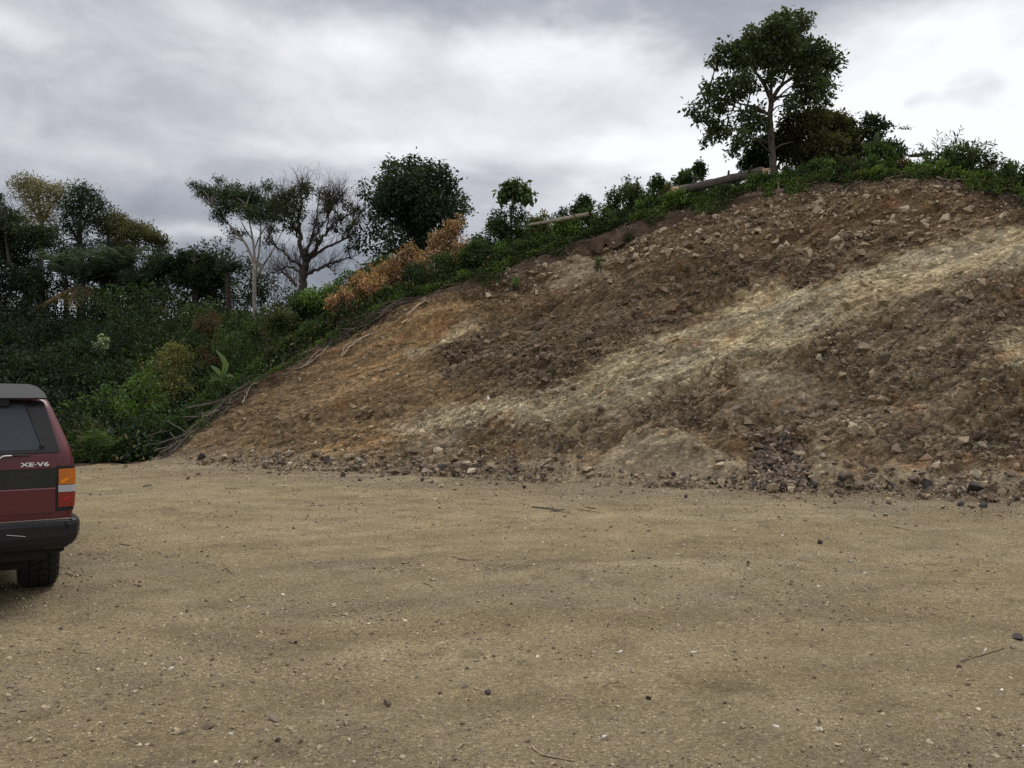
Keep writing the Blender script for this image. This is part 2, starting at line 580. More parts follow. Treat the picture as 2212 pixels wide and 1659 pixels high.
# ---- the cut itself
NS, NT = 1000, 430
s_arr = np.linspace(CR_S[0] - 0.25, 21.0, NS)
Hs = np.interp(s_arr, CR_S, CR_H)
v_arr = np.linspace(0, 1, NT)
S2, V2 = np.meshgrid(s_arr, v_arr, indexing="ij")
H2 = np.repeat(Hs[:, None], NT, 1)
NP = -0.9 + V2 * (H2 / TH + 0.9 + 0.05)          # horizontal distance behind the toe
S2 = S2 + 0.0
toe_w = 0.22 * (fbm(s_arr * 0.7, s_arr * 0, 3, 77) - 0.5)[:, None]
XN = NP + toe_w * (1 - sstep(0.0, 2.5, NP))
Z0 = TH * 0.5 * (XN + np.sqrt(XN ** 2 + 0.16)) - 0.035
P0 = np.stack([SV[0] * S2 + NV[0] * (N0 + NP), SV[1] * S2 + NV[1] * (N0 + NP), Z0], -1).reshape(-1, 3)
CUT_N = unit(np.array([-NV[0] * TH, -NV[1] * TH, 1.0]))
UPV = unit(np.array([NV[0], NV[1], TH]))
ACR = np.cross(CUT_N, STRATA)
zc_ = zones(P0, 0.8)
pp, qq = P0 @ STRATA, P0 @ ACR
wq = qq + 0.5 * (fbm(pp * 0.5, qq * 0.5, 3, 11) - 0.5)
big = (fbm(pp * 0.28, wq * 0.75, 4, 21) - 0.5) * 0.9
strata_n = fbm(pp * 1.1, wq * 5.0, 4, 23)
ridge = 1 - np.abs(2 * strata_n - 1)
f1, f2, cid, gx, gy = worley(pp * 2.4 + 0.6 * fbm(pp * 3, wq * 3, 2, 8), wq * 5.2, 13)
block = (cid - 0.5) * 0.13 + gx * 0.05 * (cid - 0.3) - 0.05 * np.exp(-((f2 - f1) / 0.09) ** 2) + gy * 0.06
g1, g2, cid2, gx2, gy2 = worley(pp * 5.5, wq * 9.5, 29)
block2 = (cid2 - 0.5) * 0.06 + gy2 * 0.03 - 0.025 * np.exp(-((g2 - g1) / 0.1) ** 2)
rough = np.clip(0.45 + 0.6 * zc_["rocky"] + 0.45 * zc_["dark"] + 0.15 * zc_["top"] - 0.12 * zc_["pale"] - 0.25 * zc_["orange"], 0.1, 1.1) * (1 - 0.85 * zc_["fan"])
rough *= 0.35 + 0.65 * sstep(0.30, 0.6, fbm(pp * 0.8, wq * 1.6, 3, 41))
disp = big + 0.12 * (ridge - 0.6) * (1 - 0.8 * zc_["fan"]) + rough * (block * 1.35 + block2 * 1.3) + 0.05 * (fbm(pp * 7, wq * 11, 3, 51) - 0.5)
rill = fbm(S2.ravel() * 1.6, P0[:, 2] * 0.25, 3, 61)
disp += -0.05 * np.exp(-((rill - 0.5) / 0.08) ** 2) * zc_["fan"]
toe_f = sstep(-0.1, 0.9, NP.ravel()); top_f = 1 - 0.65 * sstep(0.9, 1.0, V2.ravel()); low_f = sstep(0.0, 1.6, H2.ravel())
disp -= 0.22 * (1 - sstep(-0.85, -0.25, NP.ravel())) / (0.12 + 0.88 * toe_f)
disp *= (0.12 + 0.88 * toe_f) * top_f * (0.25 + 0.75 * low_f)
disp += 0.16 * zc_["fan"] * toe_f * low_f
CUT_P = P0 + CUT_N * disp[:, None]

col = np.tile(np.array([0.225, 0.158, 0.096]), (len(P0), 1))
t1 = fbm(pp * 0.9, wq * 3.2, 4, 71); t2 = fbm(pp * 6, wq * 10, 3, 73)
col = mixv(col, zc_["rocky"], (0.215, 0.165, 0.112))
col = mixv(col, zc_["top"], (0.168, 0.116, 0.072))
col = mixv(col, 0.9 * zc_["orange"] * sstep(0.25, 0.6, t1), (0.29, 0.185, 0.095))
col = mixv(col, 0.66 * zc_["dark"], (0.135, 0.103, 0.073))
palec = np.array([0.415, 0.34, 0.225]) + (np.array([0.375, 0.325, 0.235]) - np.array([0.415, 0.34, 0.225])) * sstep(0.35, 0.65, fbm(pp * 0.7, wq * 2.2, 3, 75))[:, None]
pm = zc_["pale"] * (0.72 + 0.28 * sstep(0.36, 0.5, t1))
col = col * (1 - pm[:, None]) + palec * pm[:, None]
col = mixv(col, 0.92 * zc_["fan"], (0.255, 0.208, 0.148))
upx = np.clip((zc_["dx"] - 1500) / 700, 0, 1)
col = mixv(col, 0.4 * zc_["rocky"] * sstep(0.5, 0.62, fbm(pp * 0.8 + 9, wq * 2.6, 3, 81)), (0.125, 0.094, 0.078))       # purple-grey beds
col = mixv(col, 0.6 * zc_["rocky"] * sstep(0.60, 0.72, fbm(pp * 1.1 + 3, wq * 2.0, 3, 83)), (0.29, 0.225, 0.155))      # buff beds
col = mixv(col, 0.35 * sstep(0.73, 0.78, fbm(pp * 1.3 + 30, wq * 1.9, 3, 85)), (0.30, 0.15, 0.075))                      # rusty spots
col *= (0.74 + 0.52 * t2)[:, None] * (0.8 + 0.4 * t1)[:, None]
col *= (0.86 + 0.28 * cid2)[:, None] * (0.88 + 0.24 * cid)[:, None]
ctop = (1 - V2.ravel()) * (H2.ravel() / TH)                                                     # metres below the edge
hum = 1 - sstep(0.05, 0.65 + 0.5 * fbm(S2.ravel() * 1.5, S2.ravel() * 0, 3, 91), ctop + 0.5 * (t2 - 0.5))
col = mixv(col, 0.85 * hum, (0.05, 0.035, 0.026))
toe_c = 1 - sstep(-0.2, 0.6, NP.ravel())
col = mixv(col, toe_c, (0.2, 0.158, 0.11))
CUT_C = np.clip(col * np.array([1.04, 1.02, 0.91]), 0.01, 1)


def grid_quads(n, m):
    i = np.arange(n - 1)[:, None] * m; j = np.arange(m - 1)[None, :]
    return np.stack([i + j, i + m + j, i + m + j + 1, i + j + 1], -1).reshape(-1, 4)


def mat_soil(name, cell, fine, bump, lowc=1.0):
    m, nt, b = new_mat(name)
    a = nd(nt, "ShaderNodeAttribute", attribute_name="col")
    co = coords(nt, "Object")
    n1 = nd(nt, "ShaderNodeTexNoise", {"Vector": co, "Scale": cell, "Detail": 8, "Roughness": 0.72})
    n2 = nd(nt, "ShaderNodeTexNoise", {"Vector": co, "Scale": fine, "Detail": 5, "Roughness": 0.75})
    vo = nd(nt, "ShaderNodeTexVoronoi", {"Vector": co, "Scale": fine * 0.55, "Randomness": 1.0})
    vs_ = nd(nt, "ShaderNodeSeparateColor", {0: vo.outputs["Color"]})
    k1 = ramp_of(nt, n1.outputs["Fac"], [(0.28, 1 - 0.45 * lowc), (0.5, 1.0), (0.74, 1 + 0.5 * lowc)])
    k2 = ramp_of(nt, n2.outputs["Fac"], [(0.28, 0.6), (0.5, 1.0), (0.72, 1.45)])
    grit = ramp_of(nt, vs_.outputs[0], [(0.0, 0.62), (0.2, 0.9), (0.8, 1.05), (0.93, 1.3), (1.0, 1.9)])
    c = mixc(nt, 1.0, a.outputs["Color"], k1, "MULTIPLY")
    c = mixc(nt, 0.85, c, k2, "MULTIPLY")
    c = mixc(nt, 0.8, c, grit, "MULTIPLY")
    nt.links.new(c, b.inputs["Base Color"])
    b.inputs["Roughness"].default_value = 0.95
    b.inputs["Specular IOR Level"].default_value = 0.12
    h = nd(nt, "ShaderNodeMath", {0: n1.outputs["Fac"], 1: 1.2}, operation="MULTIPLY")
    h2 = nd(nt, "ShaderNodeMath", {0: n2.outputs["Fac"], 1: h.outputs[0]}, operation="ADD")
    dd = nd(nt, "ShaderNodeMath", {0: vo.outputs["Distance"], 1: -0.5}, operation="MULTIPLY")
    h3 = nd(nt, "ShaderNodeMath", {0: dd.outputs[0], 1: h2.outputs[0]}, operation="ADD")
    bp = nd(nt, "ShaderNodeBump", {"Strength": bump, "Distance": 0.035, "Height": h3.outputs[0]})
    nt.links.new(bp.outputs[0], b.inputs["Normal"])
    return m


M_CUT = mat_soil("cut_earth", 7, 30, 0.9)
M_PAD = mat_soil("gravel_ground", 30, 150, 0.85, 0.8)
M_HILL = mat_soil("hill_soil", 9, 35, 1.0)

g = Geo()
g.add(CUT_P, quads=grid_quads(NS, NT), col=CUT_C)
tag(g.build("cut_slope", M_CUT), "steep bare cut of brown earth and broken rock with a pale diagonal band", kind="structure")

# ---- gravel pad
xs = np.arange(-27, 25.01, 0.065); ys = np.arange(-12, 22.4, 0.065)
X, Y = np.meshgrid(xs, ys, indexing="ij"); X = X.ravel(); Y = Y.ravel()


def pad_tone(x, y):
    """Browner (1) or greyer (0), dark litter, and packed pale dirt."""
    br = fbm(x * 0.42 + 3, y * 0.55, 4, 101)
    nn = NV[0] * x + NV[1] * y
    toe = sstep(-4.6, -0.8, nn - N0 + 2.2 * (fbm(x * 0.5, y * 0.5, 3, 107) - 0.5))
    left = sstep(4.0, 9.0, y) * (1 - sstep(-2.0, 4.0, x))
    br = np.clip(br + 0.18 * left - 0.10 * (1 - sstep(3.5, 6, y)), 0, 1)
    return br, toe


def pad_z(x, y, fine=True):
    z = 0.10 * (fbm(x * 0.22, y * 0.22, 3, 111) - 0.5) * sstep(3, 8, np.abs(y) + np.abs(x) * 0.2)
    if fine:
        tr = fbm(x * 0.5 + y * 0.28, (y - 0.35 * x) * 2.2, 3, 117)               # faint wheel tracks
        z = z + 0.035 * (tr - 0.5) + 0.03 * (fbm(x * 2.2, y * 2.2, 4, 113) - 0.5)
        cl = sstep(0.58, 0.72, fbm(x * 0.9, y * 1.1, 3, 119))
        z = z + cl * 0.045 * (fbm(x * 7, y * 7, 2, 121) - 0.4)
    yc = edge_y(x / np.maximum(y, 0.1))
    z = z + 0.10 * (fbm(x * 0.8, x * 0, 3, 123) - 0.5) * sstep(-1.5, 0, y - yc) * (y > 5)
    z = z - 2.6 * sstep(0.0, 3.2, y - yc - 0.5 * (fbm(x * 0.6, x * 0, 3, 125) - 0.5)) * (y > 5)
    return z


Zp = pad_z(X, Y)
br, toe = pad_tone(X, Y)
c = np.array([0.326, 0.262, 0.176]) + (np.array([0.342, 0.266, 0.168]) - np.array([0.326, 0.262, 0.176])) * sstep(0.38, 0.62, br)[:, None]
c = mixv(c, 0.75 * toe, (0.225, 0.18, 0.13))
dk = sstep(0.56, 0.70, fbm(X * 0.75 + 5, Y * 1.15, 5, 131, 0.6)); c = mixv(c, 0.26 * dk, (0.18, 0.142, 0.096))
lt = sstep(0.60, 0.72, fbm(X * 0.5 + 15, Y * 1.2, 4, 133)); c = mixv(c, 0.4 * lt, (0.40, 0.33, 0.225))
gr = sstep(0.62, 0.74, fbm(X * 0.6 + 25, Y * 0.9, 4, 135)); c = mixv(c, 0.3 * gr, (0.25, 0.222, 0.17))
trk = fbm(X * 0.16 + 0.06 * Y, (Y - 0.18 * X) * 1.5, 4, 137); c *= (0.92 + 0.16 * trk)[:, None]
q_ = np.hypot(X - 5.0, Y + 7.0) + 0.25 * fbm(X * 0.3, Y * 0.3, 2, 153); a_ = np.arctan2(Y + 7.0, X - 5.0)
c *= 1 + (0.22 * (fbm(q_ * 3.6, a_ * 3.0, 2, 155) - 0.5) * sstep(0.40, 0.6, fbm(X * 0.25, Y * 0.3, 2, 157)))[:, None]     # tyre-worn streaks
c *= (0.74 + 0.52 * fbm(X * 2.6, Y * 3.0, 4, 139, 0.65))[:, None]
cl_ = sstep(0.60, 0.72, fbm(X * 4.5, Y * 5.0, 4, 149, 0.65)) * sstep(0.42, 0.6, fbm(X * 0.7, Y * 0.9, 3, 151)); c = mixv(c, 0.42 * cl_, (0.145, 0.112, 0.072))
# damp soil in front of and beside the car's wheels, as stained in the photograph
g = Geo()
g.add(np.stack([X, Y, Zp], -1), quads=grid_quads(len(xs), len(ys)), col=np.clip(c * np.array([1.04, 1.03, 0.91]), 0.02, 1))
# the pad goes on behind and beside the camera as coarse sheets
for (x0, x1, y0, y1) in ((-400, 400, -400, -11.9), (24.9, 400, -12, 7.0), (-400, -26.9, -12, 17.0)):
    k = 12
    gx_, gy_ = np.meshgrid(np.linspace(x0, x1, k), np.linspace(y0, y1, k), indexing="ij")
    g.add(np.stack([gx_.ravel(), gy_.ravel(), np.full(k * k, -0.02)], -1), quads=grid_quads(k, k), col=(0.27, 0.21, 0.135))
tag(g.build("ground", M_PAD), "levelled gravel and dirt lot", kind="structure")

# ---- natural hill and valley
phis = np.concatenate([np.linspace(-1.5, -0.8, 50), np.linspace(-0.79, 0.72, 480), np.linspace(0.73, 1.4, 40)])
rs = np.concatenate([[-0.42, -0.3, -0.2, -0.1], np.linspace(0.0, 32, 150), np.geomspace(33, 900, 40)])
PH, RR = np.meshgrid(phis, rs, indexing="ij")
rag = fbm(PH * 26, PH * 0, 4, 143, 0.6)[..., ] * 1.0
RR = np.where(RR < 0, RR * (0.15 + 1.35 * sstep(0.3, 0.7, rag)), RR)            # torn sod hanging unevenly over the lip
YY = edge_y(PH.ravel()).reshape(PH.shape) + RR
XX = PH * YY
ZZ = land_z(XX.ravel(), YY.ravel())
rr_ = RR.ravel()
zl = np.where(PH.ravel() < PHI0, 0.0, np.interp(PH.ravel(), CR_PHI, CR_H))
ZZ = np.where(rr_ < 0, zl + rr_ * np.where(PH.ravel() < PHI0, 0.3, 0.86), ZZ) + 0.03 + 0.10 * (fbm(XX.ravel() * 3, YY.ravel() * 3, 3, 145) - 0.5)
ZZ = ZZ - np.where(rr_ <= RR[:, :1].repeat(RR.shape[1], 1).ravel() + 1e-6, 0.12, 0)
cc = np.array([0.05, 0.045, 0.025]) * (0.7 + 0.6 * fbm(XX.ravel(), YY.ravel(), 4, 141))[:, None]
cc = mixv(cc, (1 - sstep(0.2, 1.3, rr_)), (0.085, 0.058, 0.036))
g = Geo()
g.add(np.stack([XX.ravel(), YY.ravel(), ZZ], -1), quads=grid_quads(len(phis), len(rs)), col=cc)
tag(g.build("hill", M_HILL), "overgrown natural hillside above and beside the cut", kind="structure")

# ------------------------------------------------------------------ stones
def rock_shape(n=16, flat=0.6, seed=0):
    r = np.random.default_rng(seed)
    p = unit(r.normal(size=(n, 3))) * (0.75 + 0.4 * r.random((n, 1)))
    p *= np.array([1.0, 0.55 + 0.35 * r.random(), flat])
    bm = bmesh.new()
    for q in p:
        bm.verts.new(q)
    res = bmesh.ops.convex_hull(bm, input=bm.verts[:])
    bmesh.ops.delete(bm, geom=list({e for e in res["geom_interior"] + res["geom_unused"] if isinstance(e, bmesh.types.BMVert)}), context="VERTS")
    bmesh.ops.triangulate(bm, faces=bm.faces[:])
    bm.verts.index_update()
    v = np.array([x.co[:] for x in bm.verts]); t = np.array([[x.index for x in f.verts] for f in bm.faces])
    bm.free()
    return v, t


SHAPES = [rock_shape(int(rng.integers(9, 15)), 0.35 + 0.45 * rng.random(), 100 + k) for k in range(18)]


def rand_rot(n, tilt):
    """Random rotation matrices whose local z leans by up to TILT from +Z."""
    a = rng.random(n) * 2 * math.pi
    t = rng.random(n) * tilt
    b = rng.random(n) * 2 * math.pi
    z = np.zeros(n); o = np.ones(n)
    Rz = np.stack([np.cos(a), -np.sin(a), z, np.sin(a), np.cos(a), z, z, z, o], -1).reshape(-1, 3, 3)
    ax = np.stack([np.cos(b), np.sin(b), z], -1)
    K = np.zeros((n, 3, 3))
    K[:, 0, 2] = ax[:, 1]; K[:, 1, 2] = -ax[:, 0]; K[:, 2, 0] = -ax[:, 1]; K[:, 2, 1] = ax[:, 0]
    Rt = np.eye(3) + np.sin(t)[:, None, None] * K + (1 - np.cos(t))[:, None, None] * (K @ K)
    return Rt @ Rz


def frame_of(n, along):
    z = n / np.linalg.norm(n); x = along - z * (along @ z); x /= np.linalg.norm(x)
    return np.stack([x, np.cross(z, x), z], 1)


def scatter_rocks(g, P, size, col, base=None, tilt=0.6):
    base = np.eye(3) if base is None else base
    which = rng.integers(0, len(SHAPES), len(P))
    Rm = base @ rand_rot(len(P), tilt)
    for k, (v, t) in enumerate(SHAPES):
        m = which == k
        if not m.any():
            continue
        vv = np.einsum("nij,vj->nvi", Rm[m], v) * size[m][:, None, None] + P[m][:, None, :]
        nv = len(v)
        tt = t[None] + (np.arange(m.sum()) * nv)[:, None, None]
        g.add(vv.reshape(-1, 3), tris=tt.reshape(-1, 3), col=np.repeat(col[m], nv, 0))


PAL = {  # base colours of the stones
    "tan": (0.33, 0.26, 0.17), "buff": (0.42, 0.35, 0.235), "brown": (0.19, 0.14, 0.095), "dark": (0.085, 0.066, 0.05),
    "slate": (0.082, 0.072, 0.064), "purple": (0.135, 0.10, 0.076), "grey": (0.225, 0.185, 0.135), "white": (0.6, 0.56, 0.47)}


def pick(names, probs, n):
    idx = rng.choice(len(names), n, p=np.array(probs) / sum(probs))
    c = np.array([PAL[k] for k in names])[idx]
    return c * (0.72 + 0.56 * rng.random((n, 1)))


CUT_B = frame_of(CUT_N, STRATA)
z2 = zones(CUT_P, 1.0)
area = (H2 / TH + 0.95).ravel()
onpic = (z2["dx"] > -120) & (z2["dx"] < 2350)
vr = V2.ravel(); npr = NP.ravel()
clus = sstep(0.42, 0.68, fbm(pp * 0.7, qq * 1.3, 3, 201))
dens = area * onpic * (0.25 + 1.1 * clus) * (0.35 + 1.2 * z2["top"] + 1.1 * z2["dark"] + 1.0 * z2["rocky"] - 0.1 * z2["pale"]) * (1 - 0.8 * z2["fan"])
dens *= (npr > -0.2) * (vr < 0.985)
dens = np.clip(dens, 0, None)


def colour_for(idx):
    n = len(idx)
    c = pick(["brown", "tan", "grey"], [5, 2.5, 2], n)
    for key, names, pr in (("top", ["tan", "buff", "brown"], [4, 1.6, 4.5]), ("dark", ["dark", "slate", "brown", "tan"], [4, 3, 4, 0.8]), ("rocky", ["purple", "slate", "brown", "grey", "tan"], [3, 2.4, 4, 2, 1.4]),
                           ("pale", ["buff", "tan", "grey"], [4, 4, 1.5]), ("orange", ["tan", "brown", "buff"], [3, 3, 1])):
        m = rng.random(n) < z2[key][idx]
        if m.any():
            c[m] = pick(names, pr, int(m.sum()))
    return c


NR = 30000
idx = rng.choice(len(CUT_P), NR, p=dens / dens.sum())
size = 0.014 + 0.017 * rng.pareto(2.4, NR)
size = np.clip(size, 0.012, 0.13) * (1 + 0.3 * z2["top"][idx] + 0.3 * z2["dark"][idx] + 0.2 * z2["rocky"][idx])
Pr = CUT_P[idx] + rng.normal(size=(NR, 3)) * 0.03 * np.array([1, 1, 0.3]) + CUT_N * (size * 0.1)[:, None]
g = Geo()
mk = (0.5 + 0.3 * z2["top"][idx])[:, None]
cs_ = mk * colour_for(idx) + (1 - mk) * CUT_C[idx]               # dusted with the soil they lie in
scatter_rocks(g, Pr, size, cs_, CUT_B, 0.7)
# rubble at the foot, on both sides of the toe
NR2 = 9500
s_ = rng.uniform(CR_S[0] + 0.4, 17, NR2)
heap = 0.25 + 0.9 * sstep(0.35, 0.65, fbm(s_ * 0.45, s_ * 0, 3, 211)) + 0.5 * sstep(-6, 2, s_)
keep = rng.random(NR2) < heap
s_ = s_[keep]
n_ = np.where(rng.random(len(s_)) < 0.55, rng.normal(size=len(s_)) * 0.34 + 0.02, -np.abs(rng.normal(size=len(s_))) * 1.25)
n_ = n_ + 0.22 * (fbm(s_ * 0.7, s_ * 0, 3, 77) - 0.5) * -1
size = np.clip(0.018 + 0.024 * rng.pareto(2.2, len(s_)), 0.015, 0.15) * np.where(n_ < -0.5, 0.5, 1.0)
x_ = SV[0] * s_ + NV[0] * (N0 + n_); y_ = SV[1] * s_ + NV[1] * (N0 + n_)
zz = np.maximum(pad_z(x_, y_), TH * 0.5 * (n_ + np.sqrt(n_ ** 2 + 0.16)) - 0.035) + size * 0.25 + 0.05 * rng.random(len(s_)) * (np.abs(n_) < 0.25)
scatter_rocks(g, np.stack([x_, y_, zz], -1), size, pick(["brown", "grey", "tan", "slate", "purple", "buff"], [5, 3, 2, 1.6, 2, 0.9], len(s_)), None, 1.2)
# the dark heap low on the right
mh = rng.choice(len(CUT_P), 1500, p=(poly_mask(z2["dx"], z2["dy"], [(1625, 1000), (1640, 950), (1690, 935), (1720, 965), (1735, 1045), (1640, 1050)], 18) * area) / (poly_mask(z2["dx"], z2["dy"], [(1625, 1000), (1640, 950), (1690, 935), (1720, 965), (1735, 1045), (1640, 1050)], 18) * area).sum())
size = np.clip(0.03 + 0.03 * rng.pareto(2.5, 1500), 0.02, 0.12)
scatter_rocks(g, CUT_P[mh] + CUT_N * 0.04 * rng.random((1500, 1)), size, pick(["dark", "slate", "purple", "brown"], [3, 3, 4, 3], 1500) * 1.25, None, 1.4)
tag(g.build("rubble", M_ROCK), "loose broken stone strewn over the cut and along its foot", kind="stuff")

# gravel of the lot: small stones, clustered
NG = 120000
y_ = 3.1 * (19.0 / 3.1) ** (rng.random(NG) ** 1.15)
x_ = (rng.random(NG) * 1.5 - 0.75) * y_
cl = 0.22 + 1.3 * sstep(0.45, 0.68, fbm(x_ * 0.75 + 5, y_ * 1.15, 5, 131, 0.6)) + 0.6 * sstep(0.5, 0.7, fbm(x_ * 0.5, y_ * 0.9, 3, 221)) + 1.1 * sstep(-4.6, -0.5, NV[0] * x_ + NV[1] * y_ - N0)
k = (rng.random(NG) < cl * 0.75) & (NV[0] * x_ + NV[1] * y_ < N0 - 0.1) & (y_ < edge_y(x_ / y_) - 0.1)
x_, y_ = x_[k], y_[k]
size = np.clip((0.0026 + 0.0030 * rng.pareto(2.4, len(x_))), 0.0025, 0.019) * (0.8 + 0.06 * y_)
Pg = np.stack([x_, y_, pad_z(x_, y_) + size * 0.15], -1)
g = Geo()
scatter_rocks(g, Pg, size, pick(["grey", "tan", "brown", "buff", "dark", "white"], [4.5, 4.5, 5, 1.6, 0.45, 0.2], len(x_)) * 1.12, None, 0.8)
tag(g.build("gravel", M_ROCK), "fine gravel and grit strewn over the dirt lot", kind="stuff")

# single stones large enough to point at
ROCKM = {}


def stone(P, size, colour, label, group=None, flat=None, base=None, tilt=0.6, name="rock", shape=None, stretch=(1, 1, 1)):
    k = int(rng.integers(0, 7)) if shape is None else shape
    key = (colour, k)
    if key not in ROCKM:
        v, t = rock_shape(13 if k < 5 else 10, (0.75, 0.5, 0.6, 0.4, 0.85, 0.3, 0.65)[k], 300 + k)
        gg = Geo()
        gg.add(v, tris=t, col=np.array(PAL[colour]) * (0.85 + 0.3 * np.random.default_rng(k).random()))
        me = gg.mesh("rock")
        me.materials.append(M_ROCK)
        ROCKM[key] = me
    o = bpy.data.objects.new(name, ROCKM[key])
    COL.objects.link(o)
    M = (np.eye(3) if base is None else base) @ rand_rot(1, tilt)[0]
    o.matrix_world = Matrix.Translation(Vector([float(q) for q in P])) @ Matrix(M.tolist()).to_4x4() @ Matrix.Diagonal((size * stretch[0], size * stretch[1], size * stretch[2], 1))
    tag(o, label, "rock", group)
    return o


def pick_spots(weight, n, mind):
    cand = rng.choice(len(CUT_P), n * 8, p=weight / weight.sum())
    out = []
    for i in cand:
        if all(np.linalg.norm(CUT_P[i] - CUT_P[j]) > mind for j in out):
            out.append(i)
            if len(out) == n:
                break
    return out


GROUPS = [
    ("top", 78, 0.07, 0.15, ["tan", "tan", "buff", "brown"], "pale angular stone stuck in the brown earth of the upper cut", "pale stones in the upper cut", z2["top"] * (0.3 + sstep(1500, 1900, z2["dx"]))),
    ("dark", 50, 0.07, 0.14, ["slate", "brown", "purple", "brown"], "dark blocky stone in the dark bed above the pale band", "dark blocks above the pale band", z2["dark"] * (z2["dx"] < 1600) * (z2["dy"] < 860)),
    ("rocky", 48, 0.07, 0.16, ["purple", "purple", "brown", "grey"], "purple-grey slab in the rocky lower cut below the pale band", "slabs below the pale band", z2["rocky"] * (1 - z2["fan"]) * (z2["dx"] > 1150)),
    ("left", 22, 0.05, 0.10, ["tan", "buff", "grey"], "light stone on the orange-brown earth at the low narrow end of the cut", "light stones at the low end of the cut", (z2["dx"] < 1000) * (vr > 0.1) * (vr < 0.8) * (H2.ravel() > 0.8)),
]
for key, n, s0, s1, cols, label, group, wt_ in GROUPS:
    wgt = wt_ * area * (npr > 0.3) * (vr < 0.96) * (z2["dx"] > 0) * (z2["dx"] < 2212)
    for i in pick_spots(wgt, n, 0.22):
        sz = s0 + (s1 - s0) * rng.random() ** 2.2
        stone(CUT_P[i] + CUT_N * sz * 0.15, sz, cols[int(rng.integers(0, len(cols)))], label, group, base=CUT_B, tilt=0.7)
for i in range(50):
    s = -13.5 + 26 * rng.random() ** 0.8
    n = rng.normal() * 0.26 + 0.0
    x, y = SV * s + NV * (N0 + n)
    sz = 0.05 + 0.085 * rng.random() ** 2.8
    zq = max(float(pad_z(np.array([x]), np.array([y]))[0]), TH * 0.5 * (n + math.sqrt(n * n + 0.16)) - 0.035)
    stone((x, y, zq + sz * 0.3), sz, ["grey", "brown", "brown", "purple", "grey", "tan", "brown"][int(rng.integers(0, 7))], "angular stone in the line of rubble along the foot of the cut", "stones along the foot of the cut", tilt=1.2)


def pad_at(dx, dy):
    """The point of the lot seen at a pixel."""
    d = W(dx, dy, 1.0) - np.array([0, 0, CAM_H])
    t = -CAM_H / d[2]
    p = d * t
    z = float(pad_z(np.array([p[0]]), np.array([p[1]]))[0])
    t = (z - CAM_H) / d[2]
    return np.array([d[0] * t, d[1] * t, z])


SINGLE = [  # dx, dy, size in picture pixels, colour, label, shape, stretch
    (1276, 1020, 25, "tan", "large rounded boulder standing in the rubble line at the foot of the cut", 4, (1, 1, 1)),
    (2098, 1071, 9, "white", "small white upright block on the lot's edge at the foot of the cut", 6, (0.8, 0.8, 1.3)),
    (2080, 1066, 14, "tan", "rounded pale stone beside the small white block at the foot of the cut", 0, (1, 1, 1)),
    (1771, 1169, 8, "slate", "blue-black stone lying alone on the lot before the dark heap", 4, (1, 1, 1)),
    (1835, 1210, 6, "white", "small white stone on the bare lot near the blue-black stone", 2, (1, 1, 0.7)),
    (385, 1578, 15, "buff", "flat pale flake of stone near the short forked stick", 3, (1.3, 0.8, 0.8)),
    (451, 1565, 15, "brown", "brown clod of earth right beside the flat pale flake", 4, (1.2, 1, 0.8)),
    (746, 1559, 11, "tan", "round tan stone on the near gravel between two dark clods", 0, (1, 1, 0.95)),
    (835, 1516, 14, "brown", "brown crumbling clod on the near gravel behind the round tan stone", 2, (1.3, 1, 0.8)),
    (871, 1632, 10, "buff", "cream stone at the very front of the gravel", 1, (1.1, 1, 0.9)),
    (992, 1604, 17, "tan", "wide flat stone half buried in the front gravel", 3, (1.4, 0.9, 0.5)),
    (1777, 1359, 6, "slate", "tiny black pebble alone on the lot beside a straight twig", 0, (1, 1, 1)),
    (2197, 1370, 16, "slate", "dark slate lump at the lot's side, near the long pale stick", 1, (1.4, 1, 0.8)),
    (1818, 1640, 12, "buff", "long pale flake on the near gravel by a brown damp patch", 3, (1.6, 0.8, 0.6)),
    (1340, 1403, 10, "white", "flat whitish flake in the middle of the lot", 3, (1.5, 0.9, 0.5)),
    (1500, 1406, 9, "white", "chipped white stone with a dark stone at its side", 5, (1.4, 0.9, 0.6)),
    (935, 1250, 7, "buff", "small cream stone in the middle of the lot above a curled twig", 2, (1.3, 0.9, 0.7)),
    (722, 1301, 13, "buff", "broad pale stone pressed flat into the lot", 3, (1.6, 0.9, 0.35)),
    (1055, 1493, 11, "slate", "dark bluish pebble cluster's largest stone on the front gravel", 4, (1, 1, 0.8)),
    (590, 1547, 18, "grey", "broad grey-green slab in the front gravel, right of the brown clod", 5, (1.5, 1, 0.6)),
    (300, 1262, 8, "tan", "low tan stone on the lot between the vehicle and a forked twig", 2, (1.3, 1, 0.6)),
    (1580, 1035, 15, "brown", "big brown block at the foot of the dark heap", 4, (1.2, 1, 1)),
    (2040, 1030, 18, "brown", "long brown stone in the foot rubble, behind the rounded pale stone", 1, (1.4, 1, 0.9)),
]
for dx, dy, px, colr, label, shp, st in SINGLE:
    p = pad_at(dx, dy + px * 0.5)
    sz = px / FPX * p[1]
    stone(p + np.array([0, 0, sz * 0.32 * st[2]]), sz, colr, label, shape=shp, tilt=0.25, stretch=st)
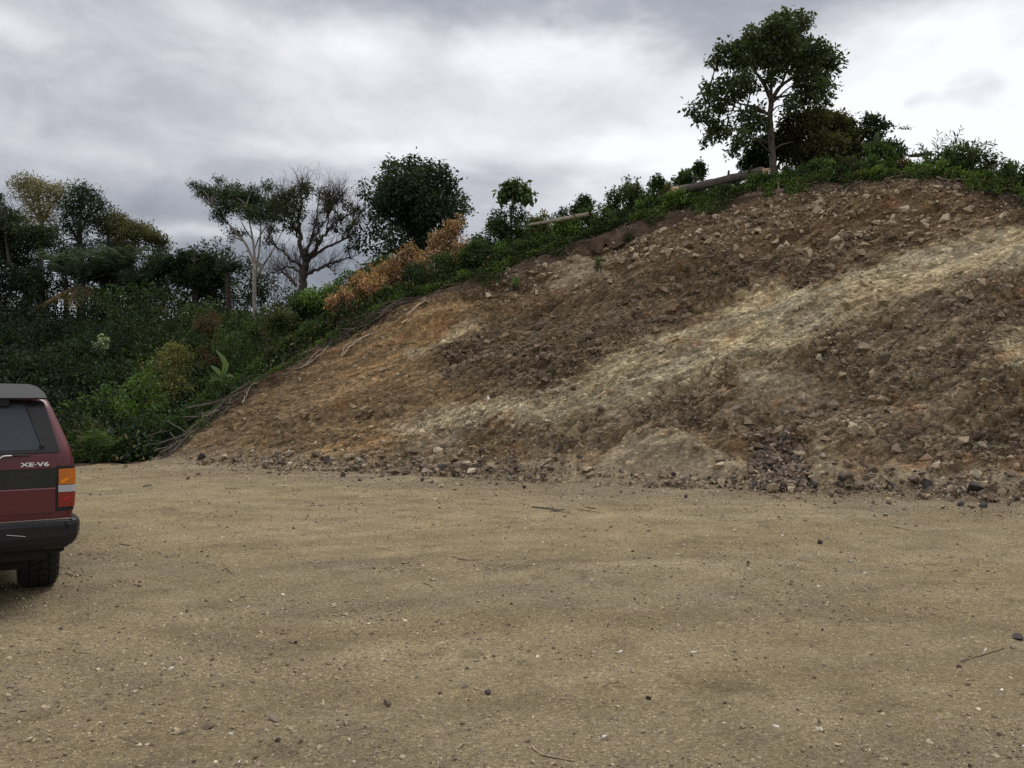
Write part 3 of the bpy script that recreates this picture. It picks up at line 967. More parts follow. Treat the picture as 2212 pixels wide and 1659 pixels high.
UP = [(2040, 468, 17, "buff", "large pale flat stone with a dark hollow under it near the top of the cut"), (1991, 482, 12, "buff", "pale oblong stone left of the large flat stone near the top of the cut"),
      (2167, 466, 12, "buff", "thin pale slab at the cut's upper end beside the drooping roots"), (1858, 459, 11, "tan", "solitary pale stone in dark soil below the pale split stump"),
      (1697, 515, 10, "buff", "pale cream stone in brown earth below the small log"), (1275, 826, 7, "white", "bright white chip at the lower rim of the dark bed"),
      (1600, 553, 12, "tan", "light blocky stone above the pale band's pointed tongue"), (1183, 1000, 10, "buff", "light cube-like stone near the foot of the cut, left of a leaning stick"),
      (1052, 863, 9, "white", "whitish stone at the pale band's lower left"), (1800, 610, 10, "tan", "tan stone at the edge of the dark tongue crossing the pale band"),
      (1255, 870, 9, "tan", "reddish tan stone low in the pale band"), (1750, 452, 11, "buff", "pale stone below the small log lying on the cut's edge")]
for dx, dy, px, colr, label in UP:
    p = on_cut(dx, dy)
    j = int(np.argmin(((CUT_P - p) ** 2).sum(1)))
    sz = px / FPX * p[1]
    stone(CUT_P[j] + CUT_N * sz * 0.25, sz, colr, label, base=CUT_B, tilt=0.35, stretch=(1.2, 0.9, 0.9))

# ------------------------------------------------------------------ vegetation
DARK, DARK2 = (0.012, 0.022, 0.009), (0.030, 0.052, 0.018)
MID, MID2 = (0.020, 0.036, 0.012), (0.052, 0.085, 0.024)
LIT, LIT2 = (0.035, 0.065, 0.016), (0.095, 0.15, 0.035)
YEL, YEL2 = (0.05, 0.06, 0.018), (0.13, 0.115, 0.04)
DRY, DRY2 = (0.10, 0.062, 0.038), (0.36, 0.225, 0.125)
BRN, BRN2 = (0.045, 0.035, 0.02), (0.10, 0.065, 0.035)
PALEBARK, GREYBARK, BROWNBARK, DARKBARK = (0.34, 0.30, 0.25), (0.17, 0.14, 0.11), (0.13, 0.10, 0.075), (0.055, 0.045, 0.036)


def limbs(g, paths, D, jit, col, seg=7, kinks=0.0):
    """PATHS: lists of (dx, dy, radius m[, depth offset]); returns points along them."""
    pts_all = []
    for path in paths:
        off = np.cumsum(rng.normal(size=len(path)) * jit)
        off -= off[0]
        p = np.array([W(a[0], a[1], D + (a[3] if len(a) > 3 else o_)) for a, o_ in zip(path, off)])
        sp = spline(p, 7)
        if kinks:
            sp[1:-1] += rng.normal(size=sp[1:-1].shape) * kinks
        r = np.interp(np.linspace(0, 1, len(sp)), np.linspace(0, 1, len(path)), [a[2] for a in path])
        tube(g, sp, r, seg, col, wob=0.18)
        pts_all.append(sp)
    return np.vstack(pts_all)


def grow(g, pts, targets, r0, r1, col, sag=0.12, seg=5):
    """Side branches from the nearest lower limb point to each target."""
    ends = []
    for t in targets:
        d = np.linalg.norm((pts - t) * np.array([1, 1, 1.0]), axis=1) + np.where(pts[:, 2] > t[2], 0.8, 0) * 1.0
        s = pts[int(np.argmin(d))]
        m = (s + t) / 2 + rng.normal(size=3) * 0.08 * np.linalg.norm(t - s) + np.array([0, 0, sag * np.linalg.norm(t - s)])
        sp = spline(np.array([s, m, t]), 5)
        tube(g, sp, [r0, r1], seg, col, cap=False)
        ends.append(sp)
    return ends


def tree(name, label, paths, clumps, D, L, n_tuft, per, colA, colB, bark, base=None, spread=0.6, flat=0.75, shell=0.4, group=None, cat="tree", br=(0.035, 0.008),
         jit=0.15, aspect=0.5, droop=0.15, tone=0.35, twigs=0, kinks=0.0, tuft_r=None, grow_r=1.0, ragged=0.3):
    """CLUMPS: (dx, dy, radius px) of foliage at about depth D."""
    b = paths[0][0]
    p0 = W(b[0], b[1], D)
    gz = float(land_z(p0[0], D))
    gt = Geo()
    if p0[2] > gz:
        paths = [[(b[0], b[1] + (p0[2] - gz + 0.15) / D * FPX, b[2] * 1.12)] + list(paths[0])] + list(paths[1:])
    pts = limbs(gt, paths, D, jit, bark, 8, kinks)
    cs, rs_ = [], []
    ext = 0.5 * np.ptp([c[0] for c in clumps]) / FPX * D * spread
    for (cx, cy, r) in clumps:
        cs.append(W(cx, cy, D + rng.uniform(-1, 1) * ext)); rs_.append(r * grow_r / FPX * D)
    cs = np.array(cs); rs_ = np.array(rs_)
    bk = np.asarray(bark) * 0.6
    ends = grow(gt, pts, cs, br[0], br[1], bk)
    tw = np.vstack(ends)
    tips = []
    for c, r in zip(cs, rs_):
        for _ in range(3):
            q = c + unit(rng.normal(size=3)) * r * 0.8
            tips.append(q)
    grow(gt, np.vstack([tw, pts]), tips, br[1] * 1.2, br[1] * 0.5, bk, seg=4)
    if twigs:
        pool = np.vstack([tw, pts[len(pts) // 4:]])
        for _ in range(twigs):
            s = pool[int(rng.integers(0, len(pool)))]
            ctr = pts[0] + np.array([0, 0, 1.0])
            d = unit(unit(s - ctr) + rng.normal(size=3) * 0.55 + np.array([0, 0, 0.25]))
            ln = rng.uniform(0.35, 0.95)
            e = s + d * ln
            sp = spline(np.array([s, s + d * ln * 0.5 + rng.normal(size=3) * 0.07, e]), 4)
            tube(gt, sp, [br[1] * 0.9, br[1] * 0.35], 4, bark, cap=False)
            for _k in range(3):
                s2 = sp[int(rng.integers(1, len(sp)))]
                d2 = unit(d + rng.normal(size=3) * 0.6)
                tube(gt, spline(np.array([s2, s2 + d2 * ln * 0.5]), 2), [br[1] * 0.5, br[1] * 0.3], 3, bark, cap=False)
    root = empty(name, (p0[0], D, gz))
    tag(root, label, cat, group)
    o3 = np.array([p0[0], D, gz])
    gt.v = [a - o3.astype(np.float32) for a in gt.v]
    gt.build("trunk", M_BARK, root, smooth=True)
    gl = Geo()
    tufts(gl, cs, rs_, n_tuft, per, L, colA, colB, flat, droop, shell, aspect, tone, tuft_r, ragged=ragged)
    gl.v = [a - o3.astype(np.float32) for a in gl.v]
    gl.build("crown", M_LEAF, root)
    return root


def Z3(lst):
    return [(1371.5 + 0.38 * a[0], 0.38 * a[1]) + ((a[2] * 0.38,) if len(a) == 3 else ()) for a in lst]


def conv(k, ox, oy):
    """Reads points of an enlarged piece of the photograph: paths keep their radius in metres, clumps scale theirs."""
    def path(l):
        return [(ox + k * a[0], oy + k * a[1]) + tuple(a[2:]) for a in l]

    def clump(l):
        return [(ox + k * a[0], oy + k * a[1], a[2] * k) for a in l]
    return path, clump


p3, c3 = conv(0.38, 1371.5, 0)
p2, c2 = conv(0.2976, 384, 329.2)
p1, c1 = conv(0.248, 0, 329.2)
p5, c5 = conv(0.3472, 987.5, 329.2)
p8, c8 = conv(0.2063, 1755.5, 246.9)

# the big tree on top of the cut
D1 = float(crest_at(1672)[1]) + 2.0
tree("broadleaf_tree", "tall broad-leaved tree with a slim forked trunk on top of the cut",
     [p3([(785, 950, .115), (776, 800, .10), (768, 660, .085), (775, 590, .085), (771, 555, .075)]),
      p3([(771, 560, .07), (730, 470, .055), (680, 400, .045), (655, 320, .03), (600, 270, .015)]),
      p3([(773, 570, .07), (830, 490, .055), (900, 440, .045), (980, 390, .03), (1080, 330, .012)]),
      p3([(771, 560, .06), (780, 420, .05), (800, 250, .035), (830, 110, .012)]),
      p3([(830, 490, .04), (880, 360, .03), (920, 230, .02), (950, 130, .01)]),
      p3([(765, 655, .05), (690, 610, .035), (600, 590, .025), (500, 560, .015), (420, 520, .008)]),
      p3([(770, 680, .04), (650, 640, .025), (540, 630, .02), (440, 640, .012), (350, 640, .007)]),
      p3([(780, 560, .05), (880, 540, .03), (980, 520, .02), (1080, 520, .01)]),
      p3([(782, 860, .03), (830, 825, .025), (900, 806, .012)]),
      p3([(772, 700, .03), (700, 690, .02), (600, 730, .015), (480, 770, .008)])],
     c3([(840, 105, 50), (900, 140, 65), (962, 115, 45), (780, 150, 55), (700, 200, 65), (820, 220, 85), (905, 230, 80), (650, 250, 55), (560, 270, 50), (500, 270, 32), (480, 340, 48), (565, 345, 65),
         (650, 330, 75), (740, 310, 85), (850, 320, 95), (950, 310, 90), (1040, 280, 55), (1090, 325, 55), (1145, 350, 32), (1040, 375, 65), (950, 400, 70), (1085, 425, 55), (1000, 470, 75), (1080, 500, 50),
         (1065, 570, 55), (950, 545, 70), (880, 590, 45), (780, 430, 50), (640, 425, 45), (600, 470, 48), (520, 480, 55), (430, 505, 50), (400, 560, 42), (480, 560, 55), (570, 545, 50), (650, 500, 45), (335, 620, 36),
         (385, 665, 38), (480, 620, 38), (470, 700, 42), (450, 760, 48), (405, 800, 22), (520, 740, 38), (610, 660, 55), (650, 720, 50), (600, 770, 42), (690, 640, 48), (555, 870, 26), (590, 815, 32), (720, 710, 40)]),
     D1, 0.145, 2250, 7, (0.020, 0.027, 0.012), (0.056, 0.068, 0.030), (0.12, 0.10, 0.078), spread=0.75, aspect=0.52, droop=0.35, shell=0.4, tuft_r=0.17, flat=0.6, ragged=0.45)
tree("bushy_tree", "dense dark bushy tree just right of the tall broad-leaved tree's trunk",
     [p3([(960, 1000, .09), (970, 880, .07), (1000, 760, .04)]), p3([(1000, 900, .06), (1120, 800, .03)]), p3([(960, 900, .05), (860, 800, .02)])],
     c3([(1000, 700, 90), (905, 700, 75), (1110, 720, 90), (1190, 745, 75), (1250, 790, 65), (860, 780, 65), (960, 820, 100), (1080, 840, 100), (1180, 870, 85), (1010, 900, 90), (1250, 880, 60), (900, 880, 70), (1150, 700, 60), (1060, 665, 45)]),
     D1 + 0.6, 0.13, 2300, 7, (0.022, 0.028, 0.011), (0.070, 0.070, 0.030), DARKBARK, spread=0.7, tuft_r=0.18)
tree("bushy_tree", "dark rounded bush tree behind the foot of the tall tree's trunk",
     [p3([(800, 1000, .05), (830, 900, .035), (840, 800, .02)]), p3([(800, 980, .04), (740, 900, .02)])],
     c3([(700, 850, 70), (660, 905, 55), (720, 930, 55), (780, 800, 60), (830, 860, 50), (640, 950, 40)]), D1 + 1.6, 0.13, 620, 7, DARK, DARK2, DARKBARK, spread=0.6)
tree("slender_tree", "small upright tree with airy twigs right of the dense bushy tree",
     [p3([(1330, 900, .06), (1355, 800, .05), (1340, 720, .02)]), p3([(1345, 780, .02), (1400, 720, .012), (1440, 705, .008)])],
     c3([(1350, 675, 38), (1390, 700, 30), (1320, 740, 35), (1360, 770, 40), (1415, 725, 20), (1310, 700, 25), (1390, 830, 45), (1460, 840, 45), (1490, 870, 40)]), D1 + 0.2, 0.12, 430, 6, DARK, DARK2, DARKBARK, tuft_r=0.15)
gv = Geo()
vp = spline(np.array([W(*p3([(q[0], q[1])])[0], D1) for q in [(1410, 700), (1450, 705), (1490, 720), (1530, 722), (1565, 728), (1595, 718)]]), 6)
tube(gv, vp, [.006, .003], 4, DARKBARK)
go = empty("hanging_vine", vp[0])
tag(go, "thin vine with a few leaves reaching out over open sky", "vine")
gv.v = [a - vp[0].astype(np.float32) for a in gv.v]
gv.build("stem", M_BARK, go)
gl = Geo()
k = rng.integers(2, len(vp) - 6, 42)
leaf_cloud(gl, vp[k] - vp[0] + rng.normal(size=(42, 3)) * 0.03, rng.normal(size=(42, 3)) + np.array([0, 0, -0.8]), 0.11 * (0.6 + 0.6 * rng.random(42)), 0.055 * np.ones(42), np.tile(DARK2, (42, 1)))
gl.build("leaves", M_LEAF, go)

# three trees on the skyline left of the cut
ang = np.linspace(0, 2 * math.pi, 15, endpoint=False)
ell = [(1715 + 300 * math.cos(a) * (0.95 + 0.08 * math.sin(3 * a)), 390 + 285 * math.sin(a), 72) for a in ang]
inner = [(1715 + 230 * math.sqrt(rng.random()) * math.cos(t), 400 + 210 * math.sqrt(rng.random()) * math.sin(t), 100) for t in rng.random(30) * 6.28]
tree("round_tree", "dense dark round-crowned tree on the skyline above the dry brown foliage",
     [p2([(1745, 800, .22), (1742, 650, .2), (1730, 500, .14), (1700, 300, .08), (1690, 120, .03)]), p2([(1740, 620, .1), (1600, 520, .07), (1450, 450, .03)]), p2([(1740, 600, .1), (1880, 480, .06), (2000, 400, .03)])],
     c2(ell + inner + [(1690, 60, 40), (1560, 110, 55), (1880, 130, 60), (2060, 330, 45), (2080, 420, 40), (1345, 225, 30), (1360, 300, 40), (1340, 600, 55), (1300, 680, 40), (1400, 690, 45), (1480, 740, 40), (1560, 700, 50), (2010, 520, 60), (1990, 200, 45)]),
     33, 0.16, 3100, 7, (0.012, 0.021, 0.011), (0.032, 0.047, 0.023), DARKBARK, spread=0.9, shell=0.3, aspect=0.55, tuft_r=0.26, droop=0.2, ragged=0.7)
tree("gnarled_tree", "half-bare gnarled tree with spreading crooked limbs and hanging vines",
     [p2([(905, 980, 0.173), (918, 870, 0.159), (930, 770, 0.133), (935, 700, 0.099)]),
      p2([(922, 830, 0.106), (890, 650, 0.093), (880, 500, 0.073), (895, 380, 0.047), (905, 270, 0.020)]), p2([(932, 800, 0.099), (1010, 690, 0.080), (1100, 560, 0.060), (1190, 480, 0.040), (1300, 425, 0.014)]),
      p2([(935, 780, 0.080), (1060, 700, 0.060), (1180, 640, 0.040), (1290, 590, 0.014)]), p2([(932, 890, 0.086), (1030, 845, 0.066), (1140, 800, 0.047), (1280, 755, 0.014)]),
      p2([(1080, 825, 0.040), (1120, 850, 0.026), (1140, 890, 0.010)]), p2([(912, 840, 0.080), (830, 780, 0.060), (740, 700, 0.040), (660, 620, 0.014)]), p2([(905, 880, 0.066), (820, 830, 0.047), (740, 850, 0.040), (690, 880, 0.026), (615, 912, 0.010)]),
      p2([(860, 970, 0.080), (810, 900, 0.073), (770, 875, 0.040), (720, 880, 0.014)]), p2([(930, 760, 0.066), (980, 600, 0.053), (1010, 450, 0.033), (1030, 300, 0.014)]), p2([(985, 620, 0.047), (1080, 480, 0.033), (1150, 360, 0.020), (1200, 310, 0.008)]),
      p2([(890, 640, 0.053), (830, 520, 0.040), (790, 400, 0.026), (760, 300, 0.010)]), p2([(1080, 560, 0.033), (1110, 420, 0.023), (1120, 320, 0.008)]), p2([(1190, 640, 0.026), (1260, 520, 0.017), (1310, 470, 0.007)])],
     c2([(880, 300, 75), (800, 335, 60), (940, 265, 40), (1040, 290, 50), (850, 420, 80), (760, 450, 65), (700, 400, 50), (820, 540, 50), (920, 250, 28), (690, 560, 35), (650, 650, 30), (720, 330, 40), (1100, 400, 30), (1240, 560, 30), (1230, 700, 25), (1010, 640, 30), (1150, 330, 40), (1220, 380, 40), (1290, 425, 38), (1300, 520, 38), (1270, 610, 38), (1180, 480, 40), (1080, 330, 42), (1060, 430, 30), (1140, 560, 30), (1010, 520, 30)]),
     34, 0.12, 880, 6, (0.018, 0.024, 0.012), (0.055, 0.055, 0.028), (0.06, 0.05, 0.042), spread=0.7, br=(0.035, 0.010), twigs=900, kinks=0.03, tuft_r=0.16)
gv = Geo()
for _ in range(46):
    a = W(*p2([(rng.uniform(600, 900), rng.uniform(640, 900))])[0], 34 + rng.normal() * 0.7)
    ln = rng.uniform(0.6, 2.0)
    tube(gv, spline(np.array([a, a + np.array([rng.normal() * 0.08, 0, -ln * 0.5]), a + np.array([rng.normal() * 0.14, 0, -ln])]), 4), [.012, .005], 4, (0.16, 0.13, 0.11), cap=False)
tag(gv.build("hanging_vines", M_BARK, origin=W(600, 620, 34)), "tangle of thin dry vines hanging from the gnarled tree", "vine", kind="stuff")
tree("flat_topped_tree", "tall airy flat-topped tree with several slim pale stems",
     [p2([(555, 920, 0.081), (548, 800, 0.068), (490, 660, 0.053), (405, 560, 0.037), (340, 490, 0.019), (250, 400, 0.006)]), p2([(558, 910, 0.074), (556, 760, 0.062), (545, 640, 0.050), (520, 500, 0.031), (500, 380, 0.007)]),
      p2([(565, 890, 0.062), (590, 720, 0.053), (602, 560, 0.037), (600, 440, 0.012)]), p2([(566, 900, 0.062), (620, 820, 0.053), (690, 710, 0.037), (745, 600, 0.019), (780, 520, 0.006)]), p2([(545, 640, 0.034), (470, 520, 0.025), (445, 430, 0.007)]),
      p2([(490, 655, 0.031), (440, 610, 0.019), (390, 590, 0.006)]), p2([(560, 700, 0.031), (590, 620, 0.031), (660, 500, 0.019), (690, 420, 0.006)])],
     c2([(130, 240, 32), (200, 275, 45), (280, 305, 60), (300, 205, 30), (360, 290, 60), (350, 390, 60), (300, 450, 40), (430, 260, 42), (440, 350, 75), (520, 330, 72), (500, 430, 62), (600, 370, 75), (650, 265, 36), (660, 215, 20),
         (640, 450, 62), (700, 380, 55), (580, 480, 52), (400, 580, 30), (480, 590, 24), (395, 640, 15), (330, 500, 22), (250, 350, 45), (560, 270, 35), (740, 420, 45), (700, 480, 40), (160, 310, 22)]),
     37, 0.10, 2500, 8, (0.017, 0.030, 0.015), (0.045, 0.064, 0.031), PALEBARK, spread=0.6, flat=0.42, shell=0.2, tuft_r=0.2, aspect=0.42, br=(0.04, 0.01), grow_r=1.3, ragged=0.7)

# the wood far left
tree("yellowing_tree", "tall tree with a thin yellowing crown behind the forest on the far left",
     [p1([(350, 1100, .2), (356, 800, .17), (360, 600, .13), (340, 420, .07), (320, 280, .02)]), p1([(360, 640, .1), (430, 500, .06), (520, 370, .015)]), p1([(355, 600, .09), (260, 460, .05), (170, 320, .015)]), p1([(358, 560, .07), (420, 420, .04), (450, 330, .012)])],
     c1([(200, 260, 58), (130, 290, 40), (280, 270, 58), (350, 300, 55), (300, 370, 62), (230, 380, 50), (440, 340, 55), (540, 310, 45), (420, 440, 52), (250, 480, 45), (520, 410, 48), (350, 500, 55), (110, 380, 12), (300, 600, 50), (420, 570, 45), (200, 590, 45)]),
     50, 0.13, 1300, 6, (0.055, 0.055, 0.024), (0.17, 0.145, 0.075), GREYBARK, spread=0.8, shell=0.2, tuft_r=0.3, br=(0.06, 0.016), grow_r=1.4, ragged=0.8)
tree("forest_tree", "dark green forest tree between the yellowing tree and the spreading tree",
     [p1([(705, 1050, .22), (696, 800, .18), (690, 680, .13), (705, 520, .06), (680, 340, .02)]), p1([(692, 780, .1), (600, 640, .06), (560, 560, .02)]), p1([(692, 700, .1), (780, 560, .05), (890, 480, .015)])],
     c1([(680, 330, 52), (650, 420, 72), (750, 370, 62), (820, 420, 62), (900, 490, 40), (600, 500, 68), (720, 500, 80), (820, 560, 58), (640, 600, 68), (560, 640, 50), (680, 720, 42), (780, 640, 52), (860, 420, 30), (700, 850, 55), (620, 880, 55), (780, 880, 55), (880, 800, 50), (500, 790, 50), (560, 900, 70)]),
     47, 0.14, 1500, 7, (0.008, 0.018, 0.010), (0.026, 0.042, 0.018), DARKBARK, spread=0.8, shell=0.3, tuft_r=0.3, br=(0.06, 0.015), grow_r=1.4, ragged=0.8)
tree("spreading_tree", "wide spreading olive-green tree at the open end of the far wood",
     [p1([(905, 1050, .2), (930, 860, .15), (1050, 745, .1), (1230, 700, .06), (1390, 780, .02)]), p1([(930, 860, .1), (960, 700, .07), (1050, 620, .02)]), p1([(1050, 745, .07), (1130, 680, .04), (1220, 660, .015)]), p1([(1230, 700, .05), (1320, 760, .03), (1380, 850, .012)]), p1([(1100, 740, .05), (1200, 780, .04), (1320, 810, .02)])],
     c1([(900, 600, 50), (1000, 575, 58), (1085, 625, 58), (1185, 655, 58), (1280, 695, 58), (1360, 735, 50), (1420, 790, 42), (1300, 770, 48), (1200, 740, 50), (1100, 720, 58), (1000, 680, 60), (930, 680, 50), (1400, 850, 30), (1060, 810, 58), (1150, 835, 50), (1350, 870, 26), (1000, 790, 40)]),
     48, 0.14, 1650, 7, (0.020, 0.026, 0.010), (0.085, 0.082, 0.030), DARKBARK, spread=0.7, shell=0.2, flat=0.5, tuft_r=0.3, br=(0.06, 0.015), grow_r=1.45, ragged=0.8)
tree("forest_tree", "big dark spreading tree at the far left edge, its pale trunk lit below",
     [p1([(240, 1260, .22), (200, 1150, .18), (100, 1000, .13), (60, 820, .07), (40, 680, .02)]), p1([(355, 1290, .13), (330, 1100, .12), (290, 1040, .09), (200, 900, .05), (160, 760, .02)]), p1([(200, 1150, .1), (60, 1180, .08), (-60, 1080, .05), (-90, 900, .02)]),
      p1([(330, 1060, .08), (350, 900, .05), (380, 760, .015)])],
     c1([(50, 525, 48), (125, 555, 48), (30, 680, 80), (150, 700, 85), (280, 700, 78), (380, 680, 58), (455, 705, 45), (60, 820, 78), (200, 830, 72), (330, 800, 58), (20, 920, 52), (130, 960, 52), (-60, 600, 80), (-50, 750, 100), (-5, 400, 28), (-90, 900, 80), (-30, 450, 40), (250, 930, 40), (90, 1080, 26), (180, 1060, 26), (400, 800, 40)]),
     44, 0.14, 2700, 7, (0.012, 0.022, 0.009), (0.034, 0.048, 0.016), DARKBARK, spread=0.7, shell=0.25, flat=0.5, tuft_r=0.3, br=(0.06, 0.015), grow_r=1.4, ragged=0.8)
tree("forest_tree", "bushy dark tree on the thicket's skyline next to the small fan palm",
     [p1([(1700, 1300, .16), (1700, 1100, .12), (1690, 950, .05)]), p1([(1700, 1120, .07), (1800, 980, .03)]), p1([(1700, 1120, .07), (1610, 980, .03)])],
     c1([(1600, 905, 45), (1680, 890, 35), (1760, 930, 52), (1830, 920, 40), (1870, 985, 30), (1680, 970, 75), (1560, 970, 55), (1800, 1030, 62), (1720, 1080, 85), (1600, 1080, 85), (1500, 1020, 60), (1880, 1080, 55), (1450, 960, 60), (1380, 940, 50), (1350, 1020, 70)]),
     40, 0.16, 1800, 7, (0.009, 0.018, 0.009), (0.028, 0.042, 0.018), DARKBARK, spread=0.7, tuft_r=0.24)


def palm(name, label, dx, dy, D, n, ln, col, up=0.5, arch=1.0, group=None, dead=0, cat="palm"):
    """A crown of feather fronds whose heart is seen at (dx, dy)."""
    h = W(dx, dy, D)
    gz = float(land_z(h[0], D))
    root = empty(name, (h[0], D, gz))
    tag(root, label, cat, group)
    o3 = np.array([h[0], D, gz])
    if h[2] - gz > 0.6:
        gt = Geo()
        tube(gt, spline(np.array([[0, 0, -0.1], [0.05, 0.03, (h[2] - gz) * 0.5], h - o3]), 6), [0.16, 0.11], 8, DARKBARK, wob=0.15)
        gt.build("trunk", M_BARK, root, smooth=True)
    for i in range(n + dead):
        a = i * 2.4 + rng.normal() * 0.25
        is_dead = i >= n
        el = rng.uniform(up, 1.35) if not is_dead else rng.uniform(-0.7, 0.0)
        l_ = ln * rng.uniform(0.75, 1.1)
        t = np.linspace(0, 1, 12)
        dirh = np.array([math.cos(a), math.sin(a), 0])
        pts = (h - o3) + dirh[None] * (l_ * t * math.cos(el) + 0.35 * arch * l_ * t ** 2)[:, None] * 0.9
        pts[:, 2] += l_ * (t * math.sin(el) - 0.55 * arch * t ** 2.2)
        gl = Geo()
        c0 = np.array(col) * (0.7 + 0.6 * rng.random()) if not is_dead else np.array((0.13, 0.095, 0.055))
        tube(gl, pts, [0.018, 0.004], 4, c0 * 1.3, cap=False)
        tl = np.repeat(np.linspace(0.12, 0.99, 34), 2)
        bp = np.stack([np.interp(tl, t, pts[:, q]) for q in range(3)], -1)
        tg = np.stack([np.interp(tl, t, np.gradient(pts[:, q])) for q in range(3)], -1)
        tg = unit(tg)
        side = unit(np.cross(tg, np.array([0, 0, 1.0]))) * np.tile([1, -1], 34)[:, None]
        d = side * 0.9 + tg * 0.55 + np.array([0, 0, -0.38]) + rng.normal(size=bp.shape) * 0.08
        ll = l_ * 0.26 * np.sin(np.clip(tl * 1.05 + 0.12, 0, 1) * math.pi) ** 0.6 * (0.85 + 0.3 * rng.random(68)) + 0.03
        leaf_cloud(gl, bp, d, ll, ll * 0.11 + 0.006, np.clip(np.tile(c0, (68, 1)) * (0.75 + 0.5 * rng.random((68, 1))), 0.004, 1), fold=0.1)
        gl.build("frond", M_LEAF, root)
    return root


palm("palm", "feather palm with tall arching fronds in front of the yellowing tree", 142, 600, 42, 11, 3.0, (0.040, 0.058, 0.042), up=0.7, arch=0.75)
palm("palm", "feather palm with grey drooping dead fronds in the middle of the dark forest", 178, 612, 40, 9, 2.6, (0.018, 0.028, 0.017), up=0.6, arch=0.7, dead=6)
palm("palm", "tallest feather palm, below the spreading olive-green tree", 252, 590, 41, 12, 3.2, (0.042, 0.060, 0.045), up=0.75, arch=0.75)
palm("palm", "feather palm half hidden below the spreading tree's trunk", 296, 640, 39, 9, 2.4, (0.017, 0.028, 0.017), up=0.6, arch=0.7)
palm("fan_palm", "small fan palm poking out on the skyline beside the pale-stemmed tree", 492, 590, 38, 14, 1.15, (0.03, 0.042, 0.034), up=0.45, arch=0.3)
palm("young_palm", "young palm with one big bright frond at the lot's edge beside the vehicle", 206, 1008, 20.4, 7, 1.55, (0.055, 0.09, 0.030), up=1.0, arch=0.45)


def bush(dx, top, wpx, D, style, label, name="bush", L=0.10, n=None, group=None, cat="bush", per=7, stems=5, flat=1.0, low=None, spikes=0, droop=0.2, aspect=0.5):
    A, B = style
    h0 = W(dx, top, D)
    gz = float(land_z(h0[0], D)) if low is None else low
    H = max(h0[2] - gz, 0.35)
    Rw = wpx / FPX * D * 0.5
    o3 = np.array([h0[0], D, gz])
    cs, rs_ = [], []
    m = max(8, int(5 + 7 * H * Rw))
    for _ in range(min(m, 34)):
        u = rng.random()
        zz_ = H * (0.12 + 0.80 * u ** 0.85)
        rr = Rw * math.sqrt(max(0.0, 1 - (zz_ / H) ** 2.4)) * math.sqrt(rng.random()) * 0.95
        a = rng.random() * 6.28
        r = min(Rw, H) * rng.uniform(0.20, 0.34)
        cs.append([rr * math.cos(a), rr * math.sin(a) * 0.85, min(zz_, H - r * 0.55)]); rs_.append(r)
    cs.append([0, 0, H - 0.2 * min(Rw, H)]); rs_.append(0.22 * min(Rw, H))
    cs = np.array(cs); rs_ = np.array(rs_)
    root = empty(name, o3)
    tag(root, label, cat, group)
    gs = Geo()
    tops = cs[rng.choice(len(cs), min(stems + 3, len(cs)), replace=False)]
    for t in tops:
        b = np.array([t[0] * 0.25, t[1] * 0.25, -0.1])
        tube(gs, spline(np.array([b, (b + t) / 2 + rng.normal(size=3) * 0.08, t]), 4), [0.022, 0.007], 5, DARKBARK, cap=False)
    ext = []
    for _ in range(spikes):                       # shoots that stick out of the outline
        t = cs[int(rng.integers(0, len(cs)))]
        e = t + unit(rng.normal(size=3) * 0.6 + np.array([0, 0, 1.0])) * (0.25 + 0.45 * rng.random()) * min(Rw, H)
        e[2] = min(e[2], H * 1.12)
        tube(gs, spline(np.array([t, (t + e) / 2 + rng.normal(size=3) * 0.04, e]), 3), [0.006, 0.003], 4, DARKBARK, cap=False)
        ext += [t + (e - t) * q for q in (0.4, 0.6, 0.8, 1.0)]
    gs.build("stems", M_BARK, root)
    gl = Geo()
    n = n or int(np.clip(90 + 150 * H * Rw * 2 / (L / 0.1) ** 1.5, 90, 620))
    tufts(gl, cs, rs_, n, per, L, A, B, 0.85, droop, 0.45, aspect, 0.4, L * 1.2, extra=np.array(ext) if ext else None)
    gl.build("leaves", M_LEAF, root)
    return root


DK, MD, LT, YL, DR, BR = (DARK, DARK2), (MID, MID2), (LIT, LIT2), (YEL, YEL2), (DRY, DRY2), (BRN, BRN2)
OLV = ((0.022, 0.030, 0.010), (0.062, 0.068, 0.024))


def ce(dx):
    return float(crest_at(dx)[1]) if dx >= 352 else float(edge_y(np.array([(dx - 1106) / FPX]))[()] if np.ndim(edge_y(np.array([(dx - 1106) / FPX]))) == 0 else edge_y(np.array([(dx - 1106) / FPX]))[0])


